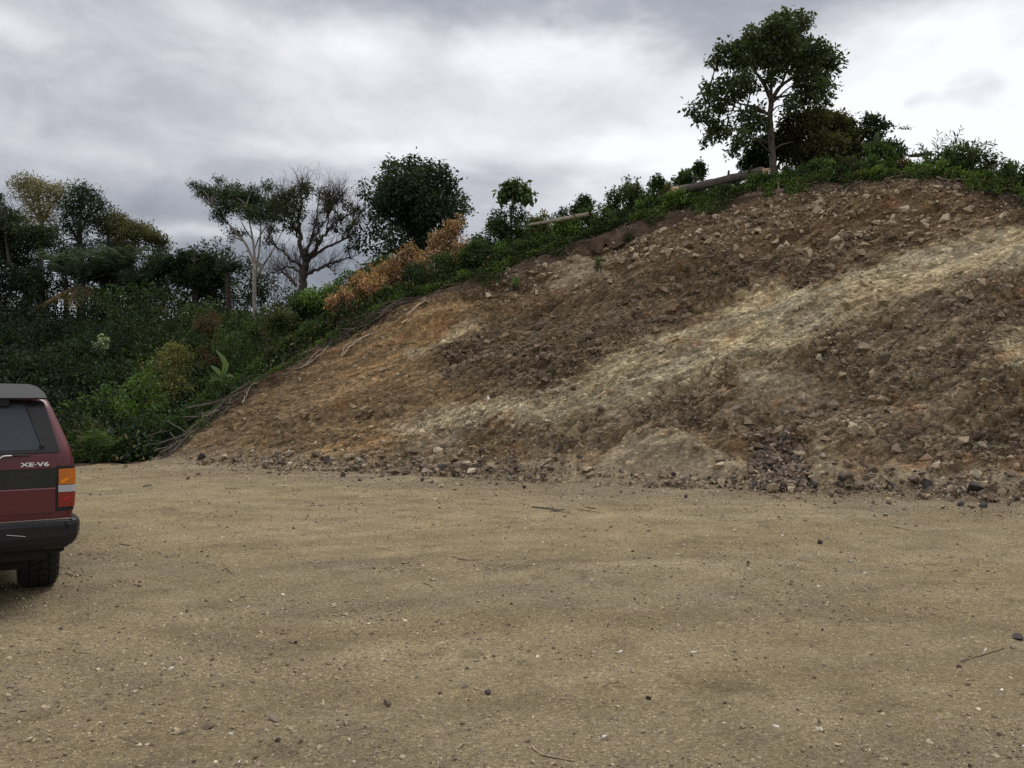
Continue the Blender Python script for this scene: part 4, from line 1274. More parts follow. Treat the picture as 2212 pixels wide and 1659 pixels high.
# single shrubs one can point at: dx, top, width px, metres behind the edge, colours, label, leaf length, shoots
SHRUBS = [
    (320, 905, 130, 1.6, DK, "low dark shrub where the lot's edge meets the foot of the cut", .09, 4),
    (415, 868, 120, 1.3, MD, "low green shrub above the first dead branches of the cut's low end", .09, 5),
    (490, 815, 120, 1.2, MD, "green shrub beside the dead branches, left of the banana plant's stem", .09, 5),
    (370, 735, 190, 5.5, YL, "yellow-green bush with a reddish top standing out of the dark thicket", .11, 10),
    (300, 800, 170, 4.5, LT, "bright leafy bush low in the thicket in front of the darkest shade", .11, 6),
    (245, 830, 150, 5.0, LT, "light green bush directly behind the young palm", .11, 6),
    (200, 905, 120, 1.8, OLV, "olive shrub at the lot's edge right behind the young palm", .09, 5),
    (560, 775, 120, 1.1, MD, "green shrub along the cut's edge above the thick pale branch", .09, 6),
    (625, 735, 120, 1.1, OLV, "olive shrub along the cut's edge below the brown-topped bush", .08, 6),
    (690, 700, 110, 1.0, MD, "small green shrub at the cut's edge left of the dry brown foliage", .08, 6),
    (455, 668, 95, 9.0, BR, "rounded reddish-brown bush in the middle of the thicket", .09, 2),
    (530, 690, 170, 5.0, MD, "broad green bush in the thicket right of the reddish-brown bush", .11, 6),
    (600, 668, 150, 4.5, OLV, "olive bush on the slope below the pale-stemmed tree", .10, 8),
    (650, 640, 130, 5.0, MD, "green bush at the foot of the gnarled tree", .10, 6),
    (700, 615, 110, 4.5, LT, "fresh green bush right of the gnarled tree's foot", .12, 4),
    (765, 590, 110, 5.0, MD, "broad-leaved green bush under the round dark tree", .14, 5),
    (830, 560, 110, 5.0, MD, "leafy bush between the round dark tree and dry foliage", .13, 4),
    (755, 640, 80, 2.2, LT, "bright broad-leaved plant among the dry brown foliage", .20, 3),
    (742, 628, 85, 0.8, DR, "lowest clump of dry brown foliage along the cut", .13, 3),
    (795, 592, 115, 1.2, DR, "wide clump of dry brown foliage above the lowest brown clump", .13, 4),
    (850, 555, 115, 1.5, DR, "dry brown foliage between the bright broad-leaved plant and dark vine bush", .13, 5),
    (895, 530, 110, 1.8, DR, "rust-brown withered branches below the round dark tree's crown", .13, 5),
    (950, 500, 90, 2.2, DR, "withered orange foliage right below the round dark tree", .13, 5),
    (992, 466, 80, 2.4, DR, "highest withered orange clump at the round dark tree's right", .13, 4),
    (905, 572, 95, 0.9, DK, "dark vine-covered bush in front of the dry brown foliage", .08, 4),
    (965, 552, 110, 0.9, MD, "dense dark green bush at the cut's edge right of the vine-covered bush", .08, 6),
    (800, 660, 90, 0.7, LT, "low green weeds at the cut's edge below the dry foliage", .08, 5),
    (850, 625, 80, 0.7, MD, "low leafy weeds between dry foliage and the bare cut", .08, 5),
    (1035, 520, 105, 1.0, MD, "green bush at the cut's edge right of the withered orange clump", .09, 8),
    (1065, 478, 110, 2.2, MD, "leafy bush below the lollipop-shaped sapling on its left", .11, 6),
    (1118, 438, 125, 1.8, DK, "dark creeper-covered bush below the lollipop-shaped sapling", .09, 7),
    (1178, 458, 110, 1.7, YL, "straggly yellowish bush behind the thin pale log", .09, 9),
    (1110, 535, 110, 0.6, DK, "dark low bush under the thin pale log's left end", .08, 5),
    (1190, 515, 100, 0.6, MD, "low green bush in front of the thin pale log", .08, 6),
    (1225, 480, 70, 0.8, LT, "fresh light green bush at the thin pale log's right end", .12, 3),
    (1300, 440, 110, 1.2, MD, "green bush at the cut's edge right of the pointed sapling", .09, 8),
    (1352, 392, 110, 1.8, MD, "tall ragged bush with upright shoots left of the big log", .10, 14),
    (1400, 425, 100, 0.9, DK, "dark green bush just before the big log's splintered end", .10, 6),
    (1310, 485, 80, 0.4, OLV, "low olive weeds on the rim below the ragged bush", .08, 4),
    (1462, 425, 80, 0.3, LT, "bright green broad leaves below the big log's splintered end", .13, 3),
    (1440, 398, 60, 2.6, YL, "thin ragged shrub with bare shoots near the upright snag", .08, 12),
    (1488, 368, 62, 2.2, DK, "dark rounded shrub standing behind the big log", .11, 6),
    (1512, 352, 34, 2.4, MD, "small leafy sprig rising behind the dark rounded shrub", .12, 5),
    (1560, 396, 90, 1.2, MD, "low green shrub behind the middle of the big log", .09, 6),
    (1642, 385, 80, 0.4, LT, "green shrub before the big log's raised end", .10, 5),
    (1700, 365, 90, 1.0, OLV, "olive shrub at the foot of the tall broad-leaved tree", .09, 8),
    (1765, 352, 90, 0.9, MD, "green shrub below the dense bushy tree", .09, 8),
    (1830, 345, 95, 0.9, OLV, "shrub with pale shoots below the dense bushy tree's right side", .09, 9),
    (1905, 312, 100, 1.4, MD, "leafy bush right of the dense bushy tree, under the hanging vine", .12, 7),
    (1900, 365, 70, 0.2, LT, "bright yellow-green weed clump on the rim of the cut", .08, 5),
    (1948, 350, 70, 0.5, BR, "heap of dry brown brush on the rim of the cut", .07, 10),
    (1985, 352, 55, 0.3, LT, "small bright green shrub right of the dry brush heap", .09, 3),
    (2050, 325, 120, 1.0, MD, "dense green bush under the long-leaved canes", .10, 9),
    (2115, 330, 120, 1.1, OLV, "green bush beneath the drooping canes", .10, 9),
    (2175, 352, 110, 0.9, MD, "bush near the high end of the cut where the rim drops", .10, 9),
    (2230, 350, 120, 0.9, DK, "dark bush at the photo's right border above the cut", .10, 9),
    (2160, 385, 90, 0.2, OLV, "low weeds drooping over the falling rim of the cut", .08, 6),
    (2300, 400, 150, 0.9, MD, "green bush beyond the falling rim of the cut", .10, 9),
]
for dx, top, w_, off, st, label, L, sp in SHRUBS:
    bush(dx, top, w_, ce(dx) + off, st, label, L=L, spikes=sp, name="dry_foliage" if st is DR else "bush", per=7, droop=0.9 if st is DR else 0.2, aspect=0.36 if st is DR else 0.5, stems=9 if st is DR else 5)

# the dark thicket behind the lot: bushes that nothing tells apart
ROWS = [(23.5, 900, 9), (26.0, 850, 9), (29.0, 800, 9), (32.0, 745, 9), (35.0, 690, 9), (38.0, 635, 9), (41.5, 580, 9), (45.0, 540, 8)]
for D, top, n in ROWS:
    lim = np.interp(D, [23, 26, 30, 36, 40, 46], [330, 400, 480, 600, 580, 480])
    for i in range(n):
        dx = -170 + (lim + 170) * (i + 0.5 + rng.uniform(-0.3, 0.3)) / n
        tp = top + rng.normal() * 24 - 0.02 * dx
        st = (DK, DK, MD, OLV, LT, MD)[int(rng.integers(0, 6))] if dx > 60 else (DK, MD)[int(rng.integers(0, 2))]
        if D > 34:
            st = (DK, DK, DK, OLV, MD)[int(rng.integers(0, 5))]
        k_ = rng.uniform(0.5, 1.15) * np.interp(dx, [0, 220, 400, 600], [0.5, 0.65, 0.95, 1.15])  # bushes darken to the left: the thicket's shade put into the leaf colour
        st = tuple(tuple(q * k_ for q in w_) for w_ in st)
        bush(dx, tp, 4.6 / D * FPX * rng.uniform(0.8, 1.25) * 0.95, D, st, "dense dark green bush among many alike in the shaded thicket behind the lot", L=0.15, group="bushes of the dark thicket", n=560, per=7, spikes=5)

# low bushes that close the rim, alike one another
dx = 870.0
while dx < 2330:
    wpx = rng.uniform(34, 62)
    c_ = crest_at(dx)
    hpx = rng.uniform(26, 54) * (0.5 if dx < 1040 else 1.25 if dx < 1450 else 0.62 if dx < 1760 else 1.0)
    bush(dx, np.interp(dx, CREST[:, 0], CREST[:, 1]) - hpx, wpx, float(c_[1]) + rng.uniform(0.15, 0.7), (MD, OLV, MD, LT, DK)[int(rng.integers(0, 5))], "low leafy plant among many alike along the rim of the cut", L=0.085,
         group="low plants along the rim", n=int(rng.integers(90, 150)), per=7, stems=2, spikes=int(rng.integers(1, 6)), low=float(c_[2]) - 0.05)
    dx += wpx * rng.uniform(0.45, 0.85)

dx = 1035.0
while dx < 1520:
    wpx = rng.uniform(60, 95)
    D_ = ce(dx) + rng.uniform(1.1, 1.9)
    bush(dx, np.interp(dx, CREST[:, 0], CREST[:, 1]) - rng.uniform(58, 92), wpx, D_, (MD, OLV, MD, DK)[int(rng.integers(0, 4))], "ragged green bush among many alike just behind the rim left of the big log", L=0.09,
         group="ragged bushes behind the rim", n=300, per=7, spikes=9)
    dx += wpx * rng.uniform(0.5, 0.75)

# ground cover between the shrubs
NU = 150000
ph = np.where(rng.random(NU) < 0.62, rng.uniform(-0.80, -0.2, NU), rng.uniform(-0.25, 0.66, NU))
yc = edge_y(ph)
wide = np.interp(ph, [-0.8, -0.42, -0.25, 0.0], [26, 24, 12, 3.2])
r = 0.02 + wide * rng.random(NU) ** np.where(ph < -0.2, 0.8, 1.3)
y = yc + r; x = ph * y
bump = fbm(x * 0.8, y * 0.8, 3, 301)
ht = (0.05 + 1.0 * np.interp(ph, [-0.45, -0.2, 0.1], [1.3, 0.75, 0.45]) * sstep(0.3, 0.75, bump)) * sstep(-0.15, 0.5, r) + 0.03
z = land_z(x, y) + ht * (0.35 + 0.65 * rng.random(NU) ** 0.5)
tt = np.clip(fbm(x * 0.35 + 7, y * 0.35, 3, 305) * 1.6 - 0.3 + 0.15 * rng.normal(size=NU), 0, 1)
A = np.array([0.012, 0.022, 0.008]); B = np.array([0.055, 0.085, 0.026])
c = A + (B - A) * tt[:, None]
c = c * np.interp(ph, [-0.6, -0.45, -0.3], [0.4, 0.55, 0.95])[:, None]  # forest shade on the far left painted into the leaf tint
c = c * (0.65 + 0.7 * rng.random((NU, 1)))
br_ = rng.random(NU) < 0.06
c[br_] = np.array([0.12, 0.085, 0.035]) * (0.5 + rng.random((int(br_.sum()), 1)))
L = np.interp(ph, [-0.5, -0.2, 0.1], [0.17, 0.12, 0.09]) * (0.6 + 0.8 * rng.random(NU))
g = Geo()
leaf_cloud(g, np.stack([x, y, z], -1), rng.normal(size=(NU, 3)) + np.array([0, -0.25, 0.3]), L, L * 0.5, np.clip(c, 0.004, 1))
N2 = 52000                                       # creepers and weeds that spill over the rim
ph = rng.uniform(-0.40, 0.68, N2)
cov = fbm(ph * 34, ph * 0 + 3, 4, 311, 0.6)
r = -0.6 * sstep(0.38, 0.75, cov) * rng.random(N2) ** 1.3 + 0.9 * rng.random(N2) ** 1.2 * (rng.random(N2) < 0.7)
k = rng.random(N2) < 0.25 + 1.6 * sstep(0.3, 0.6, cov)
ph, r = ph[k], r[k]
y = edge_y(ph) + r; x = ph * y
zl = np.interp(ph, CR_PHI, CR_H)
z = np.where(r < 0, zl + r * 0.86 + 0.06, land_z(x, y)) + 0.02 + 0.26 * rng.random(len(r)) ** 1.6 * sstep(-0.8, 0.2, r)
tt = np.clip(fbm(x * 1.3 + 7, y * 1.3, 3, 315) * 1.7 - 0.35 + 0.15 * rng.normal(size=len(r)), 0, 1)
c = np.array(MID) + (np.array(LIT2) * 0.85 - np.array(MID)) * tt[:, None]
c = c * (0.6 + 0.7 * rng.random((len(r), 1)))
b_ = rng.random(len(r)) < 0.10
c[b_] = np.array([0.12, 0.085, 0.04]) * (0.5 + rng.random((int(b_.sum()), 1)))
L = 0.085 * (0.5 + 0.8 * rng.random(len(r)))
leaf_cloud(g, np.stack([x, y, z], -1), rng.normal(size=(len(r), 3)) + np.array([0, -0.4, 0.2]), L, L * 0.5, np.clip(c, 0.004, 1))
tag(g.build("undergrowth", M_LEAF), "low tangled green undergrowth covering the hillside between shrubs", kind="stuff")

# saplings and other plants with a shape of their own
tree("lollipop_sapling", "thin sapling with a small round crown of big leaves on the rim",
     [p5([(335, 380, .035), (342, 330, .03), (350, 250, .015)]), p5([(345, 300, .02), (430, 260, .008)])],
     c5([(330, 225, 38), (300, 250, 32), (375, 220, 40), (400, 245, 36), (440, 270, 26), (280, 285, 22), (350, 255, 38), (330, 200, 18)]), ce(1110) + 2.4, 0.20, 150, 6, (0.02, 0.036, 0.014), (0.06, 0.09, 0.032), GREYBARK, br=(.012, .005), aspect=0.6, droop=0.4, cat="sapling")
tree("pointed_sapling", "small pointed sapling between the thin pale log and the ragged bush",
     [p5([(775, 400, .025), (782, 330, .02), (788, 270, .008)])],
     c5([(785, 275, 16), (800, 300, 24), (765, 320, 24), (790, 335, 32), (750, 355, 28), (815, 340, 20), (780, 375, 36)]), ce(1258) + 1.6, 0.13, 90, 6, DARK, DARK2, DARKBARK, br=(.01, .004), cat="sapling")


def paddle(g, pts, w, col):
    """A broad leaf blade along PTS."""
    pts = np.asarray(pts); n = len(pts)
    t = np.linspace(0, 1, n)
    wd = w * np.sin(np.clip(t * 0.94 + 0.05, 0, 1) * math.pi) ** 0.7
    tg = unit(np.gradient(pts, axis=0))
    sd = unit(np.cross(tg, np.array([0.2, -0.9, 0.35])))
    v = np.stack([pts - sd * wd[:, None] / 2 + np.array([0, 0, 0.03]), pts, pts + sd * wd[:, None] / 2 + np.array([0, 0, 0.03])], 1)
    g.add(v.reshape(-1, 3), quads=grid_quads(n, 3), col=col)


Db = ce(485) + 1.4
base = W(478, 850, Db)
root = empty("banana_plant", base)
tag(root, "young banana plant with pale paddle leaves above the dead branches", "banana plant")
gt = Geo()
tube(gt, spline(np.array([[0, 0, -0.4], [0.02, 0, 0.2], W(478, 815, Db) - base]), 4), [.05, .03], 7, (0.10, 0.13, 0.05))
gt.build("stem", M_BARK, root, smooth=True)
for a, b_, c_, w_ in (((478, 816), (470, 803), (455, 792), .16), ((480, 812), (486, 785), (466, 757), .17), ((479, 815), (488, 800), (494, 784), .13), ((476, 818), (466, 822), (452, 826), .10), ((480, 815), (494, 812), (506, 818), .10)):
    gl = Geo()
    q = [W(*a, Db) - base, W(*b_, Db - 0.15) - base, W(*c_, Db - 0.25) - base]
    paddle(gl, spline(np.array(q), 7), w_ * 0.8, np.array((0.12, 0.18, 0.075)) * rng.uniform(0.8, 1.15))
    gl.build("leaf", M_LEAF, root)
Dw = 29.0
bush(222, 728, 34, Dw, ((0.10, 0.12, 0.07), (0.26, 0.28, 0.20)), "shrub with a flat spray of whitish leaves in the dark thicket", name="pale_leaved_bush", L=0.12, n=46, per=5, low=W(222, 760, Dw)[2])


def canes(name, label, stalks, D, L, col):
    b0 = W(*stalks[0][0], D)
    root = empty(name, (b0[0], D, float(land_z(b0[0], D))))
    tag(root, label, "cane plant")
    o3 = np.array(root.location)
    for st in stalks:
        D_ = D + rng.normal() * 0.15
        p = [W(*q, D_) for q in st]
        foot = p[0].copy(); foot[2] = float(land_z(foot[0], D_)) - 0.05
        sp = spline(np.array([foot] + p), 7) - o3
        gs = Geo()
        tube(gs, sp, [.010, .004], 5, (0.09, 0.10, 0.05), cap=False)
        so = gs.build("stalk", M_BARK, root)
        n = 15
        t = np.linspace(0.42, 1.0, n)
        bp = np.stack([np.interp(t, np.linspace(0, 1, len(sp)), sp[:, q]) for q in range(3)], -1)
        tg = unit(np.stack([np.interp(t, np.linspace(0, 1, len(sp)), np.gradient(sp[:, q])) for q in range(3)], -1))
        sd = unit(np.cross(tg, np.array([0, -1.0, 0.2]))) * np.where(np.arange(n) % 2, 1, -1)[:, None]
        gl = Geo()
        ll = L * (0.7 + 0.5 * rng.random(n))
        leaf_cloud(gl, bp, tg * 0.8 + sd * 0.7 + rng.normal(size=(n, 3)) * 0.25 + np.array([0, 0, -0.15]), ll, ll * 0.24, np.array(col) * (0.7 + 0.6 * rng.random((n, 1))))
        lo = gl.build("leaves", M_LEAF, so)
    return root


canes("cane_plant", "group of tall canes with lance-shaped leaves rising highest above the rim",
      [p8([(1330, 430), (1430, 330), (1500, 270), (1556, 150)]), p8([(1290, 430), (1290, 330), (1325, 195)]), p8([(1310, 420), (1360, 310), (1440, 210)]), p8([(1440, 420), (1480, 320), (1500, 215)]), p8([(1560, 430), (1570, 360), (1585, 290)]), p8([(1180, 420), (1150, 370), (1130, 310)])],
      ce(2050) + 1.0, 0.17, (0.04, 0.055, 0.035))
canes("cane_plant", "group of drooping canes with lance-shaped leaves bending over towards the falling rim",
      [p8([(1660, 440), (1760, 340), (1900, 300)]), p8([(1680, 450), (1780, 400), (1905, 350)]), p8([(1700, 480), (1830, 440), (1960, 440), (2060, 500)]), p8([(1620, 420), (1680, 330), (1740, 280)]), p8([(1640, 430), (1720, 360), (1830, 310)])],
      ce(2115) + 1.0, 0.17, (0.04, 0.055, 0.035))
for dx, dy, w_, st, label in ((1114, 610, 20, LT, "bright green weed tuft growing alone on the bare cut"), (1357, 509, 14, DK, "small dark weed on the bare cut near its rim"), (1291, 578, 12, LT, "tiny green weed on the bare cut, above the big weed tuft's level")):
    p = on_cut(dx, dy + w_ * 0.4)
    j = int(np.argmin(((CUT_P - p) ** 2).sum(1)))
    p = CUT_P[j]
    bush(dx, dy - w_ * 0.45, w_, p[1] - 0.05, st, label, name="weed", L=0.06, n=40, per=5, low=float(p[2]) - 0.02, cat="weed", stems=2)

# ------------------------------------------------------------------ logs, branches, sticks
def bark_log(name, label, pts, r, col, ends=(False, False), endcol=(0.62, 0.45, 0.26)):
    pts = np.asarray(pts, float)
    root = empty(name, pts[0])
    tag(root, label, "log")
    g = Geo()
    sp = spline(pts, 8) - pts[0]
    rr = np.interp(np.linspace(0, 1, len(sp)), np.linspace(0, 1, len(r)), r)
    n = len(sp)
    cc = np.repeat(np.asarray(col)[None] * (0.75 + 0.5 * rng.random((n, 1))), 14, 0)
    tube(g, sp, rr, 14, np.asarray(col), wob=0.16)
    for _ in range(3):                               # broken side stubs
        k = int(rng.integers(3, n - 3)); d = unit(rng.normal(size=3) * 0.6 + np.array([0, -0.5, 0.6]))
        tube(g, np.array([sp[k], sp[k] + d * rr[k] * 1.5, sp[k] + d * rr[k] * rng.uniform(1.8, 3.0)]), [rr[k] * 0.35, rr[k] * 0.2], 6, np.asarray(col) * 0.9, wob=0.3)
    g.build("trunk", M_BARK, root, smooth=False)
    ax = unit(sp[-1] - sp[0])
    for k, on in enumerate(ends):
        if not on:
            continue
        e = sp[0] if k == 0 else sp[-1]
        a = -ax if k == 0 else ax
        q = np.cross(a, [0, 0, 1.0]); q /= np.linalg.norm(q); w = np.cross(a, q)
        ge = Geo()
        R0 = rr[0] if k == 0 else rr[-1]
        for _ in range(26):
            th, ra = rng.random() * 6.28, R0 * math.sqrt(rng.random()) * 0.9
            b = e - a * 0.05 + (q * math.cos(th) + w * math.sin(th)) * ra
            ln = rng.uniform(0.05, 0.28) * (1.3 - ra / R0 * 0.4)
            tube(ge, np.array([b, b + a * ln * 0.6 + rng.normal(size=3) * 0.008, b + a * ln + rng.normal(size=3) * 0.015]), [R0 * 0.26, R0 * 0.17, R0 * 0.03], 5, np.array(endcol) * rng.uniform(0.65, 1.1))
        tag(ge.build("broken_end", M_WOOD, root), "splintered pale yellow broken end")
    return root


Dl, Dr = ce(1455) + 0.35, ce(1648) + 0.75
bark_log("fallen_log", "long thick fallen log with splintered yellow ends lying along the rim of the cut",
         [W(1462, 411, Dl), W(1520, 400, Dl + 0.25), W(1590, 384, (Dl + Dr) / 2 + 0.1), W(1648, 371, Dr)], [0.115, 0.13, 0.14, 0.15], (0.105, 0.09, 0.074), (True, True))
bark_log("fallen_log", "thin pale log lying in the bushes below the lollipop-shaped sapling",
         [W(1142, 486, ce(1142) + 0.5), W(1185, 479, ce(1185) + 0.5), W(1230, 471, ce(1230) + 0.55), W(1272, 463, ce(1272) + 0.6)], [0.03, 0.055, 0.07, 0.075], (0.24, 0.21, 0.155))
bark_log("fallen_log", "short thick log lying on the rim below the pale split stump",
         [W(1608, 425, ce(1608) + 0.0), W(1660, 419, ce(1660) - 0.05), W(1718, 411, ce(1718) - 0.05)], [0.07, 0.10, 0.11], (0.21, 0.16, 0.11))
bark_log("fallen_log", "dark bent log showing above the bushes before the canes",
         [W(1962, 337, ce(1962) + 1.6), W(1985, 335, ce(1985) + 1.6), W(2014, 331, ce(2012) + 1.6)], [0.04, 0.055, 0.06], (0.08, 0.065, 0.055))
root = empty("tree_stump", W(1676, 418, ce(1676) + 0.12))
tag(root, "pale split stump with jagged splinters on the rim below the tall tree", "stump")
g = Geo()
for i in range(30):
    a, ra = rng.random() * 6.28, 0.19 * math.sqrt(rng.random())
    b = np.array([ra * math.cos(a) * 1.1, ra * math.sin(a), -0.1])
    t = np.array([b[0] * 1.05 + rng.normal() * 0.02, b[1], 0.14 + 0.16 * rng.random()])
    tube(g, np.array([b, (b + t) / 2, t]), [0.055, 0.045, 0.012], 5, np.array((0.36, 0.29, 0.21)) * rng.uniform(0.55, 1.3))
g.build("splinters", M_WOOD, root)
g = Geo()
tube(g, np.array([[0, 0, -0.3], [0, 0, -0.1], [0, 0, 0.09]]), [0.25, 0.22, 0.19], 12, (0.24, 0.19, 0.14), wob=0.25)
g.build("bark", M_BARK, root)
for dx, y0, y1, off, r, lean, label in ((1412, 412, 387, 1.6, 0.035, 0, "charred upright snag sticking up between the bushes left of the big log"), (1884, 318, 290, 1.6, 0.075, 10, "short leaning broken trunk at the right of the dense bushy tree")):
    g = Geo()
    D = ce(dx) + off
    a, b = W(dx, y0 + 25, D), W(dx + lean, y1, D)
    tube(g, spline(np.array([a, (a + b) / 2 + np.array([0.01, 0, 0]), b]), 4), [r * 1.2, r], 8, (0.07, 0.055, 0.05), wob=0.25)
    tag(g.build("snag", M_BARK, origin=a), label, "snag")

p6, _c6 = conv(0.3472, 164.6, 713.2)
BR_ = [  # path on the cut, radius, colour, label
    (p6([(438, 757), (600, 680), (740, 622), (900, 530), (945, 450)]), .035, (0.15, 0.12, 0.10), "long grey dead branch, lowest of the brush along the cut's low end"),
    (p6([(470, 772), (560, 708), (700, 640)]), .025, (0.20, 0.165, 0.13), None), (p6([(548, 815), (620, 735), (700, 622)]), .02, (0.17, 0.13, 0.1), None),
    (p6([(722, 605), (760, 585), (815, 560), (905, 540)]), .055, (0.33, 0.28, 0.22), "thick pale broken branch in the brush at the cut's low end"),
    (p6([(690, 570), (780, 545), (860, 500), (930, 455)]), .022, (0.19, 0.15, 0.12), None), (p6([(1062, 500), (1080, 440), (1115, 392), (1185, 357)]), .026, (0.36, 0.29, 0.2), "curved pale branch hooking down over the bare earth"),
    (p6([(1225, 276), (1400, 255), (1500, 190), (1585, 118)]), .026, (0.30, 0.24, 0.17), "long pale branch lying across the bare earth's edge below green bushes"), (p6([(950, 502), (1000, 482), (1062, 440), (1100, 390)]), .02, (0.2, 0.16, 0.12), None),
    (p6([(720, 520), (900, 452), (1065, 378)]), .045, (0.14, 0.11, 0.09), None), (p6([(1650, 155), (1700, 102), (1800, 60), (1885, 5)]), .02, (0.3, 0.24, 0.17), "thin bare root trailing over the orange earth"),
    (p6([(870, 560), (905, 500), (930, 450)]), .02, (0.12, 0.1, 0.08), None), (p6([(600, 660), (610, 720), (580, 790)]), .014, (0.22, 0.17, 0.13), None), (p6([(980, 420), (1050, 372), (1100, 350)]), .04, (0.13, 0.1, 0.08), None),
    (p6([(640, 640), (600, 600), (560, 590)]), .015, (0.2, 0.17, 0.14), None), (p6([(500, 730), (480, 690), (520, 670), (600, 650)]), .02, (0.2, 0.16, 0.13), None), (p6([(770, 620), (790, 560), (850, 500)]), .014, (0.15, 0.12, 0.1), None),
    (p2([(1190, 1472), (1285, 1392), (1420, 1312), (1446, 1252)]), .022, (0.42, 0.34, 0.24), "pale crooked branch with a bright broken tip at the cut's edge"), (p2([(1628, 1242), (1755, 1128), (1852, 1094)]), .04, (0.40, 0.31, 0.2), "thick straight pale branch lying below the dark vine-covered bush"),
    (p2([(690, 1612), (905, 1586), (1030, 1480), (1112, 1420)]), .022, (0.28, 0.23, 0.17), None), (p2([(1460, 1300), (1560, 1255), (1650, 1180)]), .018, (0.24, 0.18, 0.13), None), (p2([(1220, 1330), (1330, 1270), (1450, 1200), (1560, 1150)]), .035, (0.07, 0.055, 0.05), "blackish thick root along the rim under the dry foliage"),
    (p2([(1470, 1170), (1600, 1120), (1740, 1060)]), .035, (0.07, 0.055, 0.05), None), (p2([(1150, 1400), (1250, 1330), (1380, 1290)]), .025, (0.09, 0.07, 0.06), None), (p2([(1860, 1080), (1960, 1040), (2060, 1010)]), .015, (0.18, 0.14, 0.11), None),
    (p5([(520, 660), (490, 720), (560, 690)]), .012, (0.2, 0.15, 0.12), None), (p5([(1130, 405), (1180, 390), (1195, 355)]), .012, (0.4, 0.36, 0.3), "white thin stick standing among the rim's weeds"), (p5([(1490, 440), (1540, 375), (1560, 370)]), .010, (0.28, 0.2, 0.14), None),
    (p5([(1630, 450), (1640, 400), (1690, 370)]), .010, (0.26, 0.19, 0.14), None), (p5([(680, 570), (790, 555), (900, 540)]), .014, (0.14, 0.11, 0.09), None), (p5([(920, 520), (990, 512), (1080, 490)]), .012, (0.17, 0.13, 0.1), None), (p5([(1010, 470), (1100, 465), (1180, 420)]), .018, (0.12, 0.1, 0.08), None),
    (p8([(320, 860), (370, 780), (500, 730)]), .02, (0.26, 0.2, 0.15), "pale bent root on the rim below the green shrubs of the dense bushy tree"), (p8([(730, 760), (745, 830), (720, 930)]), .010, (0.2, 0.15, 0.11), None), (p8([(980, 760), (1060, 690), (1160, 680)]), .015, (0.2, 0.16, 0.13), None),
    (p8([(1280, 710), (1440, 720), (1600, 715), (1720, 735)]), .022, (0.22, 0.18, 0.14), "long horizontal root lying on the rim under the canes' bush"), (p8([(1380, 780), (1460, 730), (1520, 780)]), .014, (0.16, 0.12, 0.1), None), (p8([(800, 690), (900, 680), (1030, 676)]), .014, (0.3, 0.26, 0.2), None),
    (p8([(1960, 840), (1990, 920), (2060, 980)]), .01, (0.2, 0.16, 0.13), None),
]
COMMON = "bare dead branch or root among others along the cut's torn upper edge"
for path, r, col, label in BR_:
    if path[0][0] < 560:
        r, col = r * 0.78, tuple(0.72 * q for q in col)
    pts = []
    for q in path:
        p = on_cut(*q)
        j = int(np.argmin(((CUT_P - p) ** 2).sum(1)))
        d = np.linalg.norm(CUT_P[j] - p)
        pts.append((CUT_P[j] if d < 0.6 else p) + CUT_N * (r * 1.2 + 0.06 * rng.random() + (0.10 if q[0] < 560 else 0.0)))
    sp = spline(np.array(pts), 6)
    sp[1:-1] += rng.normal(size=sp[1:-1].shape) * r * 0.4
    g = Geo()
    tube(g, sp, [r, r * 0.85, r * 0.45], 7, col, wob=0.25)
    for _ in range(int(rng.integers(1, 4))):       # side twigs
        k = int(rng.integers(1, len(sp) - 1))
        d = unit(unit(sp[k] - sp[k - 1]) + rng.normal(size=3) * 0.6 + CUT_N * 0.2)
        ln = rng.uniform(0.12, 0.4)
        tube(g, spline(np.array([sp[k], sp[k] + d * ln * 0.5 + rng.normal(size=3) * 0.03, sp[k] + d * ln]), 3), [r * 0.45, r * 0.15], 5, col, cap=False)
    tag(g.build("branch", M_BARK, origin=sp[0]), label or COMMON, "branch", None if label else "dead branches along the cut's edge")
g = Geo()                                            # fine torn roots and twigs all along the edge
for _ in range(900):
    if rng.random() < 0.6:
        dx = rng.uniform(345, 880)
    else:
        dx = rng.uniform(352, 2300)
    c0 = crest_at(dx); c1_ = crest_at(dx + 14)
    al = unit(c1_ - c0)
    st = c0 - UPV * abs(rng.normal()) * (0.28 if dx < 900 else 0.2) + CUT_N * rng.uniform(0.02, 0.12) + al * rng.normal() * 0.1
    hang = rng.random() < (0.3 if dx < 900 else 0.55)
    d = unit((-UPV * 1.0 + al * rng.normal() * 0.5) if hang else (al * rng.choice([-1, 1]) + UPV * rng.normal() * 0.22))
    ln = (rng.uniform(0.2, 0.6) if hang else rng.uniform(0.3, 1.1)) * (1.35 if dx < 700 else 1)
    pts = np.array([st, st + d * ln * 0.5 + rng.normal(size=3) * 0.06 * ln + CUT_N * 0.04, st + d * ln + rng.normal(size=3) * 0.12 * ln])
    tone = rng.random()
    tube(g, spline(pts, 4), [0.004 + (0.020 if dx < 700 else 0.011) * rng.random() ** 2, 0.003], 4, np.array((0.05, 0.04, 0.034)) * (1 - tone) + np.array((0.24, 0.185, 0.135)) * tone ** 1.5, cap=False)
tag(g.build("torn_roots", M_BARK), "fine torn roots and twigs matted along the upper edge of the cut", kind="stuff")
p7, _c7 = conv(0.2976, 877.8, 658.3)
g = Geo()
pts = []
for q in p7([(1070, 1085), (1110, 1030), (1170, 1000), (1240, 975)]):
    p = on_cut(*q); j = int(np.argmin(((CUT_P - p) ** 2).sum(1))); pts.append(CUT_P[j] + CUT_N * 0.05)
tube(g, spline(np.array(pts), 6), [.02, .016], 6, (0.07, 0.058, 0.046), wob=0.2)
